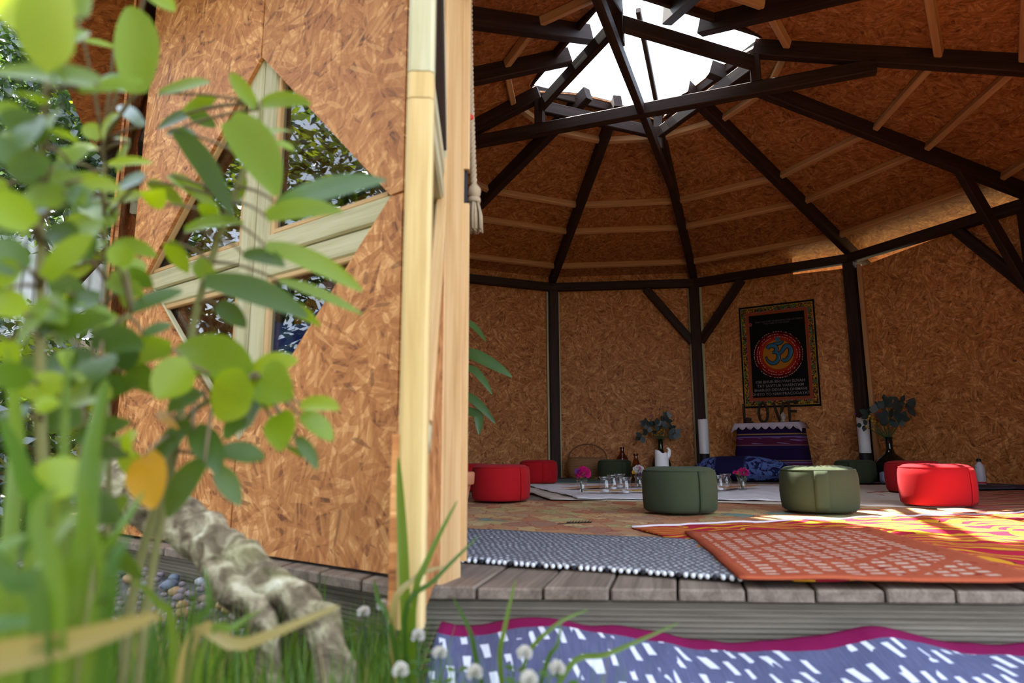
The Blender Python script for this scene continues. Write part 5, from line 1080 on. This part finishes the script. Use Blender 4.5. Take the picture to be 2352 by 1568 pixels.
shrub('low shrub with a bright leaf rosette below the diamond window', [(330, 1450, .68), (390, 1100, .68), (430, 960, .67), (520, 900, .66), (575, 868, .66)], .005, [
    (570, 866, 405, 800, 96, .64, 'g'), (575, 870, 500, 962, 108, .63, 'l'), (580, 862, 684, 828, 58, .66, 'l'), (590, 872, 606, 940, 66, .65, 'l'), (600, 868, 672, 915, 92, .65, 'g'), (395, 800, 212, 838, 62, .62, 'g'), (440, 840, 360, 915, 84, .62, 'l'), (690, 930, 778, 942, 40, .68, 'l'), (690, 955, 764, 1012, 48, .68, 'g'),
    (640, 950, 645, 1036, 66, .66, 'g'), (680, 1005, 728, 1078, 28, .68, 'd'), (605, 925, 552, 985, 60, .66, 'd'), (440, 975, 352, 1068, 54, .64, 'd'), (445, 985, 502, 1088, 58, .65, 'd'), (505, 1040, 608, 1052, 46, .66, 'd'), (470, 1062, 386, 1188, 64, .62, 'd'), (500, 1075, 552, 1160, 44, .66, 'd'), (330, 1048, 352, 1168, 80, .60, 'y'), (460, 900, 385, 945, 50, .66, 'd'), (560, 960, 520, 1010, 44, .66, 'd'), (360, 950, 410, 985, 20, .66, 'y'), (650, 1010, 700, 1050, 30, .68, 'd')], .66, 2)
shrub('shrub with a thick upright stem at the left picture edge', [(95, 1400, .54), (92, 900, .54), (95, 560, .53), (100, 300, .52), (120, 80, .50)], .0055, [
    (150, 150, 95, -70, 190, .42, 'l'), (90, 80, 20, -60, 130, .44, 'l'), (200, 40, 175, -60, 60, .45, 'g'), (225, 195, -30, 165, 74, .46, 'g'), (180, 210, 330, 190, 46, .48, 'g'), (100, 240, 20, 215, 60, .48, 'g'), (110, 320, 0, 262, 64, .46, 'd'), (60, 380, -40, 320, 60, .48, 'd'), (120, 400, 195, 470, 60, .50, 'g'), (75, 520, -30, 450, 80, .46, 'g'), (60, 620, -40, 560, 80, .46, 'd'), (105, 640, 215, 540, 56, .48, 'g'), (60, 720, -30, 690, 66, .46, 'l'), (120, 700, 40, 790, 70, .47, 'g'), (70, 880, -30, 850, 60, .46, 'd'), (130, 780, 260, 730, 48, .50, 'd'), (90, 300, 180, 330, 80, .5, 'g'), (110, 130, 205, 75, 80, .48, 'g')], .5, 3, 26, ((0, 190), (150, 1000)))
shrub('slim shrub with a round bright leaf in front of the eave', [(245, 1300, .70), (243, 700, .70), (241, 480, .70), (238, 330, .70)], .0032, [
    (315, 216, 296, 16, 98, .62, 'g'), (312, 208, 232, 180, 64, .64, 'b'), (340, -30, 402, 26, 50, .62, 'g'), (262, 108, 176, 92, 14, .66, 'g'), (238, 320, 276, 264, 48, .68, 'l'), (232, 318, 190, 290, 40, .70, 'g'), (225, 340, 160, 345, 36, .68, 'l'), (250, 320, 300, 322, 16, .70, 'g'), (228, 420, 130, 470, 76, .62, 'g'), (330, 290, 270, 245, 30, .68, 'b'), (250, 380, 350, 375, 34, .66, 'l'), (255, 470, 330, 450, 36, .68, 'l'), (230, 530, 120, 560, 70, .60, 'g'), (260, 560, 360, 590, 40, .66, 'g'), (250, 640, 330, 680, 50, .62, 'g'), (230, 690, 90, 740, 70, .56, 'd'), (180, 45, 200, -30, 80, .6, 'g')], .65, 4, 16, ((130, 330), (330, 760)))
shrub('dark shadowy shrub low on the left behind the grass', [(200, 1400, .62), (190, 1050, .62), (205, 820, .60), (300, 720, .60)], .006, [
    (210, 830, 60, 870, 70, .56, 'd'), (300, 715, 420, 668, 40, .60, 'd'), (210, 780, 330, 800, 60, .58, 'd'), (200, 900, 320, 880, 50, .60, 'd'), (190, 960, 70, 990, 66, .56, 'd'), (200, 1000, 300, 970, 40, .60, 'd'), (190, 1080, 60, 1150, 90, .50, 'l'), (200, 700, 110, 640, 60, .58, 'd'), (290, 620, 350, 660, 44, .6, 'd'), (190, 1150, 280, 1200, 60, .58, 'd'), (260, 745, 180, 700, 40, .58, 'g'), (330, 770, 395, 745, 26, .62, 'd'), (200, 870, 130, 810, 50, .58, 'g'), (205, 1230, 330, 1330, 60, .56, 'd'), (190, 1250, 90, 1320, 60, .54, 'd')], .6, 5, 26, ((60, 310), (600, 1300)))

# ------------------------------------------------------------------ background on the left: trees, fence on a block wall
TBARK = plain('tree_bark', (.06, .045, .03), .95, vary=.4, sc=12)
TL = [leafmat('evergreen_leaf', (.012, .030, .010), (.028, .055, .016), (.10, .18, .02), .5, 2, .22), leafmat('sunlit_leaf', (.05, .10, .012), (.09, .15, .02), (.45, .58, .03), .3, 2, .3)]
def leaf_cloud(mb, c, rad_, n_, sz, seed, shell=.55):
    rr = random.Random(seed)
    for _ in range(n_):
        d = V((rr.gauss(0, 1), rr.gauss(0, 1), rr.gauss(0, 1))).normalized(); r = (shell + (1 - shell) * rr.random()) * (1 + .25 * noise.noise(d * 2.5 + V((seed, 0, 0)))); p = V((c[0] + d.x * rad_[0] * r, c[1] + d.y * rad_[1] * r, c[2] + d.z * rad_[2] * r))
        if p.z < GZ: p.z = GZ + rr.random() * .1
        a = V((rr.gauss(0, 1), rr.gauss(0, 1), rr.gauss(0, .6) - .3)).normalized(); b = a.orthogonal().normalized(); b = (Matrix.Rotation(rr.uniform(0, 6.28), 3, a) @ b); s_ = sz * rr.uniform(.6, 1.3)
        mb.add([p - a * s_, p + b * s_ * .42, p + a * s_, p - b * s_ * .42], [(0, 1, 2, 3)])
def tree(name, label, base, trunk_h, clouds, sz, seed, cat='tree'):
    t_ = empty(name, (base[0], base[1], GZ), 0, label, cat, 'garden trees and bushes beyond the pavilion'); Mt = MW(t_); mb = MB(); B = V((base[0], base[1], GZ))
    top_ = B + V((0, 0, trunk_h)); mb.tube([B, B.lerp(top_, .5) + V((.05, .03, 0)), top_], [.09, .075, .05], 9)
    for (c, r, n_, mi) in clouds[:6]: mb.tube([top_ - V((0, 0, .1)), (top_ + V(c)) / 2 + V((0, 0, .1)), V(c)], [.04, .03, .012], 6)
    mb.build('trunk', TBARK, t_, Mt, True)
    for mi in (0, 1):
        mb = MB()
        for i, (c, r, n_, k) in enumerate(clouds):
            if k == mi: leaf_cloud(mb, c, r, n_, sz, seed + i)
        if mb.v: tag(mb.build('foliage', TL[mi], t_, Mt), kind='stuff')
tree('evergreen_tree', 'dense dark evergreen tree beside the eave at the upper left', (-3.9, 5.6), 1.9, [((-3.5, 5.3, 3.2), (1.3, .9, 1.15), 5200, 0), ((-4.9, 5.6, 3.4), (1.5, 1.0, 1.6), 4200, 0), ((-3.1, 5.0, 2.55), (.75, .6, .55), 1400, 0), ((-3.3, 5.6, 3.3), (1.1, .7, 1.0), 900, 1), ((-2.7, 5.2, 2.35), (.55, .4, .5), 600, 1), ((-3.0, 5.2, 5.9), (1.9, 1.5, 1.5), 6000, 0), ((-4.6, 6.0, 5.2), (1.8, 1.5, 1.6), 4000, 0)], .06, 11)  # highest crown is out of view, added to dapple the shrubs with shade
tree('evergreen_tree', 'broad dark tree beyond the left edge, mirrored in the panes', (-5.6, 2.2), 1.6, [((-5.4, 2.2, 2.2), (1.3, 1.9, 1.7), 5200, 0), ((-5.2, .2, 1.9), (1.2, 1.6, 1.6), 3600, 0), ((-5.6, 3.6, 1.6), (1.2, 1.2, 1.4), 2400, 0), ((-5.0, 1.6, 3.0), (1.0, 1.6, .9), 700, 1)], .07, 23)
tree('garden_bush', 'dark bush with sunlit leaf tips below the white fence', (-3.2, 4.6), .5, [((-3.7, 4.7, .55), (1.1, .7, .85), 4200, 0), ((-3.0, 4.1, .55), (.5, .4, .55), 700, 1), ((-3.1, 3.6, .2), (.6, .5, .5), 2200, 0)], .045, 37, 'bush')
tree('garden_bush', 'shady bush low at the left behind the shrubs', (-2.45, 2.75), .3, [((-2.4, 2.75, .12), (.48, .5, .42), 2200, 0), ((-2.1, 2.35, .05), (.35, .3, .32), 260, 1), ((-3.0, 2.6, .3), (.7, .6, .6), 1800, 0)], .035, 51, 'bush')
tree('evergreen_tree', 'tall dark hedge tree closing the view beyond the white fence', (-6.2, 9.0), 2.5, [((-6.5, 9.2, 3.2), (3.0, .8, 3.4), 6500, 0), ((-3.6, 9.6, 3.6), (2.2, .8, 3.2), 4500, 0), ((-9.0, 7.0, 3.0), (1.5, 2.5, 3.0), 4000, 0)], .13, 61)
tree('evergreen_tree', 'unseen dark tree added over the viewer to shade the door leaves', (-3.8, -2.6), 1.8, [((-3.6, -2.4, 2.4), (1.8, 1.0, 2.2), 4200, 0), ((-1.4, -3.4, 2.2), (1.6, 1.0, 2.0), 3600, 0), ((-5.4, -1.2, 2.4), (1.2, 1.4, 2.2), 3200, 0), ((-2.2, -1.3, 5.2), (2.6, 1.9, 1.2), 6500, 0)], .10, 71)  # added out of view; its crowns block sky light from doors and foreground
# white corrugated fence on a beige block wall
FENW = plain('white_sheet_metal', (.62, .64, .70), .45, vary=.05); BLK = plain('beige_block', (.42, .36, .27), .9, vary=.2, sc=10); MORT = plain('mortar', (.30, .28, .24), .95)
bw_ = empty('block_wall', (-4.6, 6.9, GZ), 0, 'beige concrete block retaining wall under the white fence', 'wall')
mb = MB(); mb.box((-4.7, 6.99, .65), (4.2, .12, 1.64)); mb.build('wall_core', MORT, bw_)
bm0 = None
for j in range(8):
    for i in range(11):
        x = -6.75 + .40 * i + (.2 if j % 2 else 0)
        if x > -2.6: continue
        if bm0 is None:
            mb = MB(); mb.box((0, 0, 0), (.388, .14, .193)); bm0 = mb.build('block', BLK, bw_, Matrix.Translation((x, 6.90, GZ + .1 + .203 * j)), world=False)
        else: link('block', bm0.data, bw_, Matrix.Translation((x, 6.90, GZ + .1 + .203 * j)))
fw = empty('corrugated_fence', (-4.6, 6.92, 1.50), 0, 'white corrugated metal fence seen between the leaves', 'fence')
for k in range(6):
    x0 = -6.75 + .72 * k; vs_, fs = [], []; nn_ = 40
    for i in range(nn_ + 1):
        x = .72 * i / nn_ - .36; y = .018 * (1 if (i % 8) in (1, 2, 3) else -1) * (0.9); vs_ += [(x, y, 0), (x, y, 1.15)]
    for i in range(nn_): fs.append((2 * i, 2 * i + 2, 2 * i + 3, 2 * i + 1))
    o = link('metal_sheet', mesh('metal_sheet', vs_, fs, FENW), fw, Matrix.Translation((x0 + .36, 6.93, 1.495))); sd = o.modifiers.new('t', 'SOLIDIFY'); sd.thickness = .003
mb = MB(); mb.box((-4.6, 6.97, 1.9), (4.3, .03, .06)); mb.build('rail', TREATED, fw)
# short wooden lug fixed to the outside of the rear left wall
p = A3 + V((-.06, .10, 1.30)); bl = beam('wooden_lug', p, p + V((-.02, .10, 0)), .07, .09, TREATED, None); tag(bl, 'short timber block beside the left door edge', 'timber block')
